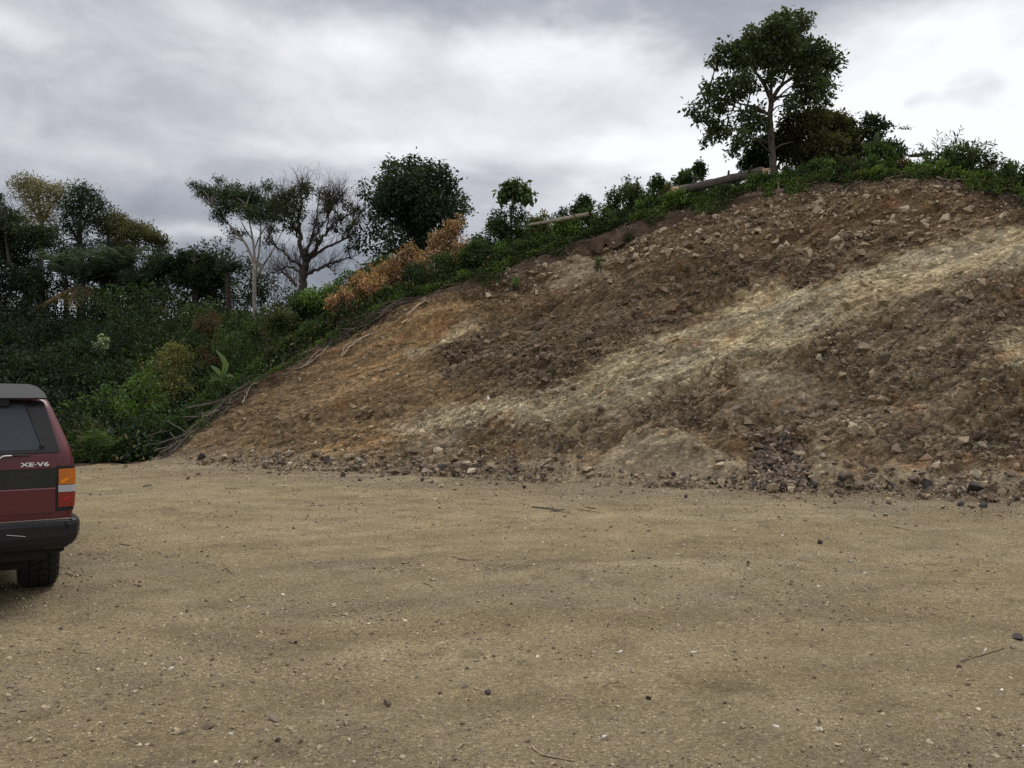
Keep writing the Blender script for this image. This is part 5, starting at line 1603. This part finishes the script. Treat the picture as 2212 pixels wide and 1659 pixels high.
tag(g.build("stick", M_BARK, origin=pts[0]), "dark bent stick leaning on the grey talus near the foot of the cut", "stick")

STICKS = [
    ([(1149, 1614), (1168, 1630), (1203, 1639), (1244, 1646)], 5.0, (0.30, 0.23, 0.14), "thick pale curved stick at the very front of the lot"),
    ([(259, 1594), (301, 1608), (334, 1610)], 3.2, (0.15, 0.11, 0.085), "dark bent stick at the front of the lot beside a flat pale flake"),
    ([(163, 1411), (178, 1411), (191, 1412.5)], 3.0, (0.20, 0.18, 0.09), "short olive stick on the lot in front of the vehicle's tyre"),
    ([(2082, 1427), (2120, 1416), (2168, 1401)], 4.0, (0.22, 0.175, 0.10), "long straight brown stick lying slanted on the lot near a dark slate lump"),
    ([(1878, 1342), (1905, 1339), (1936, 1335)], 2.2, (0.14, 0.11, 0.085), "thin straight twig on the lot beside a tiny black pebble"),
    ([(1688, 1345), (1702, 1343), (1714, 1341)], 2.0, (0.16, 0.12, 0.09), "tiny twig left of the thin straight twig"),
    ([(1518, 1473), (1535, 1475), (1557, 1478)], 2.4, (0.18, 0.14, 0.08), "short flat twig on the tan middle part of the front gravel"),
    ([(258, 1175), (282, 1180), (306, 1188)], 2.2, (0.16, 0.125, 0.1), "twig on the lot just right of the vehicle"),
    ([(480, 1234), (489, 1229), (496, 1236), (507, 1245)], 2.4, (0.11, 0.085, 0.07), "short forked dark twig in the left middle of the lot"),
    ([(672, 1092), (688, 1092.5), (703, 1093)], 2.2, (0.12, 0.09, 0.075), "short straight twig far out on the lot"),
    ([(914, 1261), (926, 1264), (935, 1270)], 2.4, (0.13, 0.10, 0.08), "curled dark twig in the middle of the lot"),
    ([(485, 1055), (505, 1055.5), (520, 1056)], 1.8, (0.25, 0.2, 0.14), "thin pale twig near the far edge of the lot"),
    ([(1148, 1096), (1186, 1100), (1205, 1103), (1220, 1101)], 3.4, (0.10, 0.083, 0.072), "long dark stick, largest of the sticks before the talus"),
    ([(1188, 1104.5), (1210, 1106), (1230, 1108)], 2.4, (0.15, 0.12, 0.09), "dark twig touching the long dark stick's end"),
    ([(1261, 1096), (1275, 1098.5), (1288, 1099)], 3.0, (0.13, 0.10, 0.06), "short stubby stick right of the long dark stick"),
    ([(1247, 1101), (1272, 1104), (1298, 1108)], 1.8, (0.16, 0.12, 0.08), "thin twig lying under the short stubby stick"),
    ([(976, 1203), (1003, 1210), (1041, 1210)], 2.4, (0.14, 0.115, 0.085), "long thin bent twig in the middle of the lot"),
    ([(1921, 1137), (1940, 1141), (1964, 1146)], 3.4, (0.24, 0.17, 0.10), "split orange-brown branch piece on the lot below the rocky cut"),
    ([(308, 1052), (318, 1050), (328, 1049)], 3.0, (0.09, 0.075, 0.06), "short dark bark piece near the far edge of the lot"),
    ([(1300, 1485), (1318, 1478), (1338, 1474)], 2.5, (0.12, 0.10, 0.07), "dark twig pressed into the gravel left of the tan patch"),
]
for path, px, col, label in STICKS:
    pts = np.array([pad_at(*q) for q in path])
    r = px * 0.5 / FPX * pts[0][1]
    pts[:, 2] += r * 0.8
    sp = spline(pts, 6)
    sp[1:-1] += rng.normal(size=sp[1:-1].shape) * r * 0.25 * np.array([1, 1, 0.4])
    g = Geo()
    tube(g, sp, [r * 0.8, r, r * 0.6], 7, col, wob=0.3)
    tag(g.build("stick", M_BARK, origin=sp[0]), label, "stick")

# ------------------------------------------------------------------ the parked off-roader
def mat_car(name, col, rough, dust=0.3, coat=0.0, spec=0.5, dustcol=(0.22, 0.17, 0.11), metallic=0.0):
    m, nt, b = new_mat(name)
    co = coords(nt, "Object")
    n1 = nd(nt, "ShaderNodeTexNoise", {"Vector": co, "Scale": 7.0, "Detail": 6, "Roughness": 0.65})
    n2 = nd(nt, "ShaderNodeTexNoise", {"Vector": co, "Scale": 90.0, "Detail": 3, "Roughness": 0.7})
    f = nd(nt, "ShaderNodeMath", {0: ramp_of(nt, n1.outputs["Fac"], [(0.35, 0.25), (0.75, 1.0)]), 1: ramp_of(nt, n2.outputs["Fac"], [(0.35, 0.4), (0.7, 1.0)])}, operation="MULTIPLY")
    f2 = nd(nt, "ShaderNodeMath", {0: f.outputs[0], 1: dust}, operation="MULTIPLY")
    nt.links.new(mixc(nt, f2.outputs[0], col, dustcol), b.inputs["Base Color"])
    r = nd(nt, "ShaderNodeMath", {0: f2.outputs[0], 1: rough}, operation="ADD")
    nt.links.new(r.outputs[0], b.inputs["Roughness"])
    b.inputs["Specular IOR Level"].default_value = spec
    b.inputs["Coat Weight"].default_value = coat
    b.inputs["Coat Roughness"].default_value = 0.18
    b.inputs["Metallic"].default_value = metallic
    return m


C_PAINT = mat_car("maroon_paint", (0.085, 0.004, 0.009), 0.36, 0.06, 0.25)
C_BLACK = mat_car("black_plastic", (0.009, 0.010, 0.013), 0.45, 0.07, spec=0.3)
C_BAND = mat_car("dark_grey_panel", (0.016, 0.019, 0.017), 0.55, 0.10, spec=0.3)
C_UNDER = mat_car("dirty_underside", (0.014, 0.013, 0.012), 0.85, 0.30, spec=0.2, dustcol=(0.07, 0.055, 0.04))
C_TYRE = mat_car("tyre_rubber", (0.017, 0.017, 0.017), 0.75, 0.16, spec=0.3, dustcol=(0.10, 0.085, 0.06))
C_GLASS = mat_car("dark_tinted_glass", (0.010, 0.011, 0.012), 0.2, 0.10, spec=0.3)
C_SKY_PANE = mat_car("dusty_sky_tinted_glass", (0.020, 0.029, 0.037), 0.25, 0.30, spec=0.35, dustcol=(0.09, 0.10, 0.11))  # sky reflection on the pane put into its lighter blue-grey colour
C_AMBER = mat_car("amber_lens", (0.50, 0.13, 0.006), 0.12, 0.06, 0.6)
C_RED = mat_car("red_lens", (0.20, 0.006, 0.005), 0.12, 0.08, 0.6)
C_CLEAR = mat_car("clear_lens", (0.40, 0.41, 0.44), 0.15, 0.15, 0.6)
C_WHITE = mat_car("pale_metal_and_glint", (0.75, 0.75, 0.73), 0.35, 0.05)
C_RIM = mat_car("wheel_alloy", (0.35, 0.35, 0.36), 0.35, 0.35, metallic=0.6)
C_SPOIL = mat_car("dusty_black_visor", (0.03, 0.03, 0.03), 0.55, 0.42, dustcol=(0.13, 0.12, 0.105))

YAW = R(33)
car = empty("parked_car", (-4.035, 5.833, 0.0), YAW)
tag(car, "dusty maroon off-road car seen from behind, with a black bumper and roof spoiler", "car")
car.location.z = float(pad_z(np.array([-4.07]), np.array([6.98]))[0])


def cobj(name, g, mat, parent=None, smooth=False, label=None):
    o = g.build(name, mat, parent or car, smooth)
    if label:
        o["label"] = label
    return o


def ring(w, yr, yf, z, rr=0.07, rf=0.12, seg=6):
    pts = []
    for cx, cy, a0, r in ((w - rr, yr + rr, -90, rr), (w - rf, yf - rf, 0, rf), (-w + rf, yf - rf, 90, rf), (-w + rr, yr + rr, 180, rr)):
        for k in range(seg + 1):
            a = R(a0 + 90 * k / seg)
            pts.append((cx + r * math.cos(a), cy + r * math.sin(a), z))
    return np.array(pts)


def stack(g, rings, cap_top=True, cap_bot=True):
    n = len(rings[0])
    v = np.vstack(rings)
    i = np.arange(len(rings) - 1)[:, None] * n; j = np.arange(n)[None, :]; j2 = (j + 1) % n
    g.add(v, quads=np.stack([i + j, i + j2, i + n + j2, i + n + j], -1).reshape(-1, 4))
    for r_, on, o_ in ((rings[-1], cap_top, 1), (rings[0], cap_bot, -1)):
        if on:
            c = r_.mean(0)
            g.add(np.vstack([r_, c]), tris=[[k, (k + 1) % n, n][::o_] for k in range(n)])


def box(g, x0, x1, y0, y1, z0, z1, bev=0.01):
    bm = bmesh.new()
    bmesh.ops.create_cube(bm, size=1.0)
    for v in bm.verts:
        v.co = Vector(((x0 + x1) / 2 + v.co.x * (x1 - x0), (y0 + y1) / 2 + v.co.y * (y1 - y0), (z0 + z1) / 2 + v.co.z * (z1 - z0)))
    if bev:
        bmesh.ops.bevel(bm, geom=bm.edges[:], offset=min(bev, 0.45 * min(x1 - x0, y1 - y0, z1 - z0)), segments=2, profile=0.6, affect="EDGES")
    bmesh.ops.triangulate(bm, faces=bm.faces[:])
    bm.verts.index_update()
    g.add([v.co[:] for v in bm.verts], tris=[[v.index for v in f.verts] for f in bm.faces])
    bm.free()


def half_w(z):
    return float(np.interp(z, [0.40, 0.60, 0.80, 0.95, 1.08, 1.214, 1.31, 1.41, 1.537, 1.60], [0.765, 0.79, 0.803, 0.806, 0.80, 0.775, 0.738, 0.70, 0.648, 0.615]))


def rear_y(z):
    return float(np.interp(z, [0.4, 0.7, 1.08, 1.16, 1.6], [0.085, 0.08, 0.08, 0.09, 0.27]))


g = Geo()
stack(g, [ring(half_w(z) - (0.02 if z < 0.45 else 0), rear_y(z), 4.22 - 0.05 * abs(z - 0.7), z) for z in np.linspace(0.53, 0.96, 8)] + [ring(0.79, 0.08, 4.12, 1.0), ring(0.70, 0.2, 4.0, 1.02)])
cobj("lower_body", g, C_PAINT, smooth=True)
g = Geo()
zs = list(np.linspace(0.95, 1.56, 13))
rs_ = [ring(half_w(z), rear_y(z), float(np.interp(z, [0.95, 1.05, 1.6], [3.2, 3.12, 2.35])), z, 0.06, 0.10) for z in zs]
for dz, ins in ((1.59, 0.012), (1.612, 0.035), (1.625, 0.075), (1.63, 0.14)):
    rs_.append(ring(half_w(1.58) - ins, rear_y(1.58) + ins, 2.4 - ins, dz, 0.08, 0.1))
stack(g, rs_, True, False)
cobj("upper_body", g, C_PAINT, smooth=True)


def rear_quad(g, pts, off, thick=0.004):
    """A panel lying on the sloping rear: (x, z) outline, OFF metres proud of it."""
    n = len(pts)
    a = np.array([(x, rear_y(z) - off, z) for x, z in pts])
    b = np.array([(x, rear_y(z) + thick, z) for x, z in pts])
    c = a.mean(0)
    g.add(np.vstack([a, c]), tris=[[k, (k + 1) % n, n] for k in range(n)])
    g.add(np.vstack([a, b]), quads=[[k, n + k, n + (k + 1) % n, (k + 1) % n] for k in range(n)])


def rounded(pts, r, seg=4):
    pts = [np.array(p, float) for p in pts]
    out = []
    for i, p in enumerate(pts):
        a, b = pts[i - 1], pts[(i + 1) % len(pts)]
        da, db = (a - p) / np.linalg.norm(a - p), (b - p) / np.linalg.norm(b - p)
        s, e = p + da * r, p + db * r
        for k in range(seg + 1):
            t = k / seg
            out.append((1 - t) ** 2 * s + 2 * t * (1 - t) * p + t * t * e)
    return out


g = Geo(); rear_quad(g, rounded([(-.672, 1.162), (-.672, 1.054), (.672, 1.054), (.672, 1.162)], 0.008), 0.012, 0.02)
gate = cobj("tailgate", g, C_PAINT)
g = Geo(); rear_quad(g, rounded([(-.672, 0.895), (-.672, 0.715), (.672, 0.715), (.672, 0.895)], 0.01), 0.012, 0.02)
cobj("tailgate_panel", g, C_PAINT, gate)
g = Geo(); g.add([(-.672, .068, .895), (.672, .068, .895), (.672, .082, .912), (-.672, .082, .912)], quads=[[0, 1, 2, 3]])
cobj("tailgate_ledge", g, C_PAINT, gate)
g = Geo(); rear_quad(g, rounded([(-.672, 1.048), (-.672, 0.908), (.672, 0.908), (.672, 1.048)], 0.006), 0.007, 0.02)
cobj("tailgate_band", g, C_BAND, gate)
tc = bpy.data.curves.new("badge", "FONT")
tc.body = "XE\u00b7V6"
tc.size = 0.044; tc.extrude = 0.002; tc.offset = 0.0012; tc.space_character = 1.02
to = bpy.data.objects.new("badge_text", tc)
COL.objects.link(to)
dg = bpy.context.evaluated_depsgraph_get()
tm = bpy.data.meshes.new_from_object(to.evaluated_get(dg))
bpy.data.objects.remove(to)
xsv = [v.co.x for v in tm.vertices]; ysv = [v.co.y for v in tm.vertices]
for v in tm.vertices:
    v.co = Vector((0.438 + (v.co.x - min(xsv)) / (max(xsv) - min(xsv)) * 0.190, rear_y(1.09) - 0.0145 - v.co.z, 1.070 + (v.co.y - min(ysv)) / (max(ysv) - min(ysv)) * 0.033))
tm.materials.clear(); tm.materials.append(C_WHITE)
bo = bpy.data.objects.new("badge", tm); COL.objects.link(bo); bo.parent = gate

g = Geo(); rear_quad(g, rounded([(-.705, 1.172), (.705, 1.172), (.595, 1.570), (-.595, 1.570)][::-1], 0.02), 0.010, 0.01)
win = cobj("rear_window", g, C_GLASS)
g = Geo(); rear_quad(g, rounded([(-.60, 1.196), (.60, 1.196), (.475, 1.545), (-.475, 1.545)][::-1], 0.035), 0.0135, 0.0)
cobj("inner_pane", g, C_SKY_PANE, win, label="dusty inner pane of the rear window, sky reflection put into its blue-grey colour")
g = Geo()
for s in (-1, 1):
    e = np.array([(s * x, rear_y(z) - 0.0165, z) for x, z in ((0.578, 1.225), (0.478, 1.52))])
    tube(g, e, 0.004, 5)
cobj("rubber_seal", g, C_UNDER, win)
for s in (-1, 1):
    g = Geo(); box(g, s * 0.578 - 0.016, s * 0.578 + 0.016, rear_y(1.225) - 0.032, rear_y(1.225), 1.207, 1.232, 0.008)
    cobj("glass_clip", g, C_BLACK, win)
    g = Geo(); box(g, s * 0.335 - 0.035, s * 0.335 + 0.035, 0.20, 0.29, 1.525, 1.60, 0.012)
    cobj("hatch_hinge", g, C_BLACK)
g = Geo()                                           # roof spoiler
prof = [(.615, 1.592), (.60, 1.632), (.55, 1.682), (.50, 1.700), (.0, 1.708)]
out = [(x, z) for x, z in prof] + [(-x, z) for x, z in prof[::-1][1:]]
out = rounded(out, 0.012, 3)
a = np.array([(x, 0.155 + (z - 1.592) * 1.25, z) for x, z in out]); b = a + np.array([0, 0.03, -0.012]); n = len(a); c = a.mean(0)
g.add(np.vstack([a, c]), tris=[[k, n, (k + 1) % n] for k in range(n)]); c = b.mean(0)
g.add(np.vstack([b, c]), tris=[[k, (k + 1) % n, n] for k in range(n)])
g.add(np.vstack([a, b]), quads=[[k, (k + 1) % n, n + (k + 1) % n, n + k] for k in range(n)])
cobj("roof_spoiler", g, C_SPOIL)
g = Geo(); tube(g, np.array([(0.0, 0.068, 1.158), (0.30, 0.062, 1.160), (0.50, 0.068, 1.157)]), [0.010, 0.007], 6)
wip = cobj("wiper", g, C_BLACK)
g = Geo(); tube(g, spline(np.array([(0.285, 0.05, 1.118), (0.315, 0.045, 1.148), (0.335, 0.043, 1.158), (0.385, 0.045, 1.160)]), 4), [0.0055, 0.0045], 5)
cobj("wiper_arm", g, C_WHITE, wip)  # the arm's glint is painted as a pale colour
g = Geo(); box(g, 0.235, 0.285, 0.045, 0.09, 1.075, 1.125, 0.012)
cobj("wiper_pivot", g, C_BLACK, wip)


def lamp(side):
    def strip(x_in, z0, z1, off):
        gg = Geo()
        rings = []
        for z in np.linspace(z0, z1, 4):
            w = half_w(z) + off; yr = rear_y(z) - off
            r = 0.06
            pts = [(x_in, yr)] + [(w - r + r * math.cos(R(q)), yr + r + r * math.sin(R(q))) for q in np.linspace(-90, 0, 7)] + [(w, 0.22)]
            rings.append(np.array([(side * x, y, z) for x, y in pts]))
        n = len(rings[0]); v = np.vstack(rings)
        i = np.arange(3)[:, None] * n; j = np.arange(n - 1)[None, :]
        q = np.stack([i + j, i + j + 1, i + n + j + 1, i + n + j], -1).reshape(-1, 4)
        gg.add(v, quads=q if side > 0 else q[:, ::-1])
        inn = np.vstack(rings).reshape(4, n, 3) * np.array([1, 1, 1])
        for row, zz in ((0, z0), (3, z1)):       # lips top and bottom
            o_ = inn[row]; i_ = o_.copy(); i_[:, 0] -= side * 0.02; i_[:, 1] += 0.02
            gg.add(np.vstack([o_, i_]), quads=[[k, k + 1, n + k + 1, n + k] for k in range(n - 1)])
        return gg
    h = cobj("tail_lamp", strip(0.676, 0.722, 1.066, 0.004), C_BLACK, smooth=False)
    for x_in, z0, z1, mat, nm, lab in ((0.694, 0.925, 1.045, C_AMBER, "amber_lens", "bright amber upper lens"), (0.692, 0.866, 0.920, C_CLEAR, "clear_lens", "clear white middle lens"), (0.692, 0.752, 0.861, C_RED, "red_lens", "dark red lower lens")):
        cobj(nm, strip(x_in, z0, z1, 0.011), mat, h, label=lab)
    g_ = Geo()                                     # reflectors' bright patches behind the lenses
    return h


for s in (1, -1):
    h = lamp(s)
    for z0, z1, x0, x1, mat, nm in ((0.940, 0.968, .70, .765, mat_car("amber_reflector", (0.85, 0.26, 0.008), 0.2, 0.0), "amber_reflector"), (0.800, 0.822, .715, .775, mat_car("red_reflector", (0.42, 0.012, 0.01), 0.2, 0.0), "red_reflector")):
        g = Geo()
        pts = rounded([(s * x0, z0 - 0.006), (s * (x0 + .035), z0 + .004), (s * x1, z1), (s * (x1 - 0.004), z1 + 0.012), (s * (x0 + 0.02), z1 - 0.006)][::s], 0.006, 3)
        rear_quad(g, pts, 0.0125, 0.0)
        cobj(nm, g, mat, h)

# bumper: a swept bar with rounded ends
g = Geo()
path = [(-.825, .46), (-.842, .25), (-.838, .12), (-.815, .045), (-.76, .008), (-.6, .0), (-.3, -.004), (0, -.006), (.3, -.004), (.6, .0), (.76, .008), (.815, .045), (.838, .12), (.842, .25), (.825, .46)]
rings = []
for k, (x, y) in enumerate(path):
    t = np.array(path[min(k + 1, len(path) - 1)]) - np.array(path[max(k - 1, 0)])
    t = t / np.linalg.norm(t); nrm = np.array([t[1], -t[0]])
    e = abs(x) / 0.862
    zb = 0.435 + 0.03 * max(0, (e - 0.85) / 0.15); zt = 0.662
    prof = [(-.13, zt - .012), (-.02, zt), (0.0, zt - .012), (.008, zt - .04), (.006, zb + .10), (-.008, zb + .05), (-.03, zb + .015), (-.06, zb), (-.13, zb + .01)]
    rings.append(np.array([(x + nrm[0] * a_, y + nrm[1] * a_, z_) for a_, z_ in prof]))
n = len(rings[0]); v = np.vstack(rings)
i = np.arange(len(rings) - 1)[:, None] * n; j = np.arange(n)[None, :]; j2 = (j + 1) % n
g.add(v, quads=np.stack([i + j, i + n + j, i + n + j2, i + j2], -1).reshape(-1, 4))
for r_ in (rings[0], rings[-1]):
    g.add(np.vstack([r_, r_.mean(0)]), tris=[[k, (k + 1) % n, n] for k in range(n)])
bump = cobj("rear_bumper", g, C_BLACK, smooth=False)
g = Geo()
g.add([(-.80, .022, .6645), (.80, .022, .6645), (.76, .09, .6645), (-.76, .09, .6645)], quads=[[0, 1, 2, 3]])
cobj("bumper_step", g, mat_car("dust_layer", (0.20, 0.165, 0.125), 0.9, 0.3, spec=0.1), bump, label="bumper's upper ledge covered in pale dust")
g = Geo(); tube(g, np.array([(0.355, -.0085, .577), (0.41, -.008, .569), (0.475, -.007, .557)]), [.0028, .0022], 5)
cobj("scratch", g, C_WHITE, bump)
g = Geo()
for s in (1, -1):
    tube(g, np.array([(s * .74, -.004, .615), (s * .745, .0, .615), (s * .75, .006, .615)]), [.026, .02], 10)
cobj("bumper_bolt", g, C_BLACK, bump)
# underside
g = Geo(); box(g, -.74, .74, .10, 4.1, .40, .56, .02); box(g, -.62, .62, .09, .30, .355, .46, .03)
cobj("underbody", g, C_UNDER)
g = Geo(); tube(g, np.array([(-.72, .93, .375), (.72, .93, .375)]), .045, 10)
for s in (1, -1):
    for k in range(3):
        box(g, s * .45 - .03, s * .45 + .03, .35, 1.5, .31 - k * .014, .32 - k * .014, 0)
    tube(g, np.array([(s * .40, .42, .36), (s * .36, .9, .42)]), .03, 8)
cobj("rear_axle", g, C_UNDER)
g = Geo(); tube(g, np.array([(0.15, .30, .335), (.50, .30, .33)]), .07, 10); tube(g, np.array([(.22, .10, .335), (.22, .35, .33)]), .028, 8)
cobj("silencer", g, C_UNDER)
g = Geo(); box(g, .28, .38, .20, .28, .30, .40, .015); box(g, -.06, .06, .03, .2, .36, .43, .01)
cobj("tow_hook", g, C_UNDER)


def wheel(x, y, s):
    r, w = 0.375, 0.30
    root = Geo()
    prof = [(-w / 2 + .03, .22), (-w / 2, .27), (-w / 2 + .004, .325), (-w / 2 + .03, .355), (-w / 2 + .055, .366), (w / 2 - .055, .366), (w / 2 - .03, .355), (w / 2 - .004, .325), (w / 2, .27), (w / 2 - .03, .22)]
    seg = 48
    v = np.array([[(x + a, y + b * math.sin(2 * math.pi * k / seg), r + b * math.cos(2 * math.pi * k / seg)) for a, b in prof] for k in range(seg)])
    n = len(prof)
    i = np.arange(seg)[:, None]; j = np.arange(n - 1)[None, :]
    root.add(v.reshape(-1, 3), quads=np.stack([i * n + j, i * n + j + 1, ((i + 1) % seg) * n + j + 1, ((i + 1) % seg) * n + j], -1).reshape(-1, 4))
    tyre = cobj("wheel", root, C_TYRE, smooth=True)
    gg = Geo()                                     # tread blocks
    N = 34
    for k in range(N):
        for row, (x0, x1, ph) in enumerate(((-.128, -.075, 0), (-.066, -.008, .5), (.008, .066, 0), (.075, .128, .5))):
            a0 = 2 * math.pi * (k + ph + 0.08) / N; a1 = a0 + 2 * math.pi * 0.74 / N
            sk = 0.06 * (1 if row < 2 else -1)
            pts = []
            for rad in (0.352, 0.377):
                for (xx, aa) in ((x0, a0), (x1, a0 + sk), (x1, a1 + sk), (x0, a1)):
                    rr = rad - (0.012 if abs(xx) > .12 else 0)
                    pts.append((x + xx, y + rr * math.sin(aa), r + rr * math.cos(aa)))
            gg.add(pts, quads=[[4, 5, 6, 7], [0, 4, 7, 3], [1, 2, 6, 5], [0, 1, 5, 4], [3, 7, 6, 2]])
    cobj("tread", gg, C_TYRE, tyre)
    gg = Geo()
    xo = x + s * (w / 2 - .05)
    for a in (0.215, 0.16):
        tube(gg, np.array([(xo + s * 0.02, y + a * math.sin(t), r + a * math.cos(t)) for t in np.linspace(0, 2 * math.pi, 33)]), 0.02, 6, cap=False)
    for k in range(6):
        t = k * math.pi / 3
        tube(gg, np.array([(xo, y + .04 * math.sin(t), r + .04 * math.cos(t)), (xo, y + .2 * math.sin(t), r + .2 * math.cos(t))]), [.035, .03], 6)
    tube(gg, np.array([(xo - s * .04, y, r), (xo + s * .03, y, r)]), .06, 12)
    cobj("rim", gg, C_RIM, tyre)


for y in (0.93, 3.58):
    for s in (1, -1):
        wheel(s * 0.60, y, s)
        g = Geo()                                   # wheel arch with its flare
        n = 24
        arc = [R(a) for a in np.linspace(14, 166, n)]
        tube(g, np.array([(s * 0.80, y + 0.44 * math.cos(a), 0.40 + 0.44 * math.sin(a)) for a in arc]), 0.03, 8)
        cobj("wheel_arch", g, C_BLACK)
        g = Geo()
        pts = np.array([(s * 0.8105, y + 0.42 * math.cos(a), 0.40 + 0.42 * math.sin(a)) for a in arc])
        g.add(np.vstack([pts, [[s * 0.8105, y, 0.41]]]), tris=[[k, k + 1, n] for k in range(n - 1)])
        cobj("arch_shade_disc", g, C_UNDER)  # flat dark half disc painted in for the shaded hollow of the arch


def side_quad(s, pts, off, name, mat, parent=None):
    g = Geo()
    a = np.array([(s * (half_w(z) + off), y, z) for y, z in pts]); b = np.array([(s * (half_w(z) - 0.01), y, z) for y, z in pts])
    n = len(a); c = a.mean(0)
    g.add(np.vstack([a, c]), tris=[[k, (k + 1) % n, n] for k in range(n)])
    g.add(np.vstack([a, b]), quads=[[k, (k + 1) % n, n + (k + 1) % n, n + k] for k in range(n)])
    return cobj(name, g, mat, parent)


for s in (1, -1):
    side_quad(s, rounded([(.42, 1.14), (1.30, 1.14), (1.34, 1.52), (.52, 1.52)], .03), .004, "side_window", C_GLASS)
    d = side_quad(s, rounded([(1.36, .62), (2.22, .62), (2.22, 1.10), (1.36, 1.10)], .03), .003, "door", C_PAINT)
    side_quad(s, rounded([(1.42, 1.14), (2.10, 1.14), (2.06, 1.52), (1.44, 1.52)], .03), .004, "door_window", C_GLASS, d)
    d = side_quad(s, rounded([(2.25, .62), (3.06, .62), (3.06, 1.08), (2.25, 1.10)], .03), .003, "door", C_PAINT)
    side_quad(s, rounded([(2.22, 1.14), (2.92, 1.14), (2.40, 1.52), (2.20, 1.52)], .03), .004, "door_window", C_GLASS, d)
    g = Geo(); box(g, min(s * .82, s * .93), max(s * .82, s * .93), 2.84, 2.92, 1.09, 1.20, .03); cobj("wing_mirror", g, C_BLACK)
    g = Geo(); box(g, min(s * .815, s * .83), max(s * .815, s * .83), 1.35, 3.1, .60, .66, .005); cobj("side_trim", g, C_BLACK)
    g = Geo(); box(g, min(s * .5, s * .74), max(s * .5, s * .74), 4.18, 4.235, .74, .88, .02); cobj("headlight", g, C_CLEAR)
g = Geo(); box(g, -.46, .46, 4.18, 4.225, .74, .88, .01); cobj("grille", g, C_BLACK)
g = Geo(); box(g, -.84, .84, 4.14, 4.34, .44, .64, .04); cobj("front_bumper", g, C_BLACK)
g = Geo(); g.add([(-.66, 3.10, 1.10), (.66, 3.10, 1.10), (.56, 2.46, 1.55), (-.56, 2.46, 1.55)], quads=[[0, 1, 2, 3]]); cobj("windscreen", g, C_GLASS)
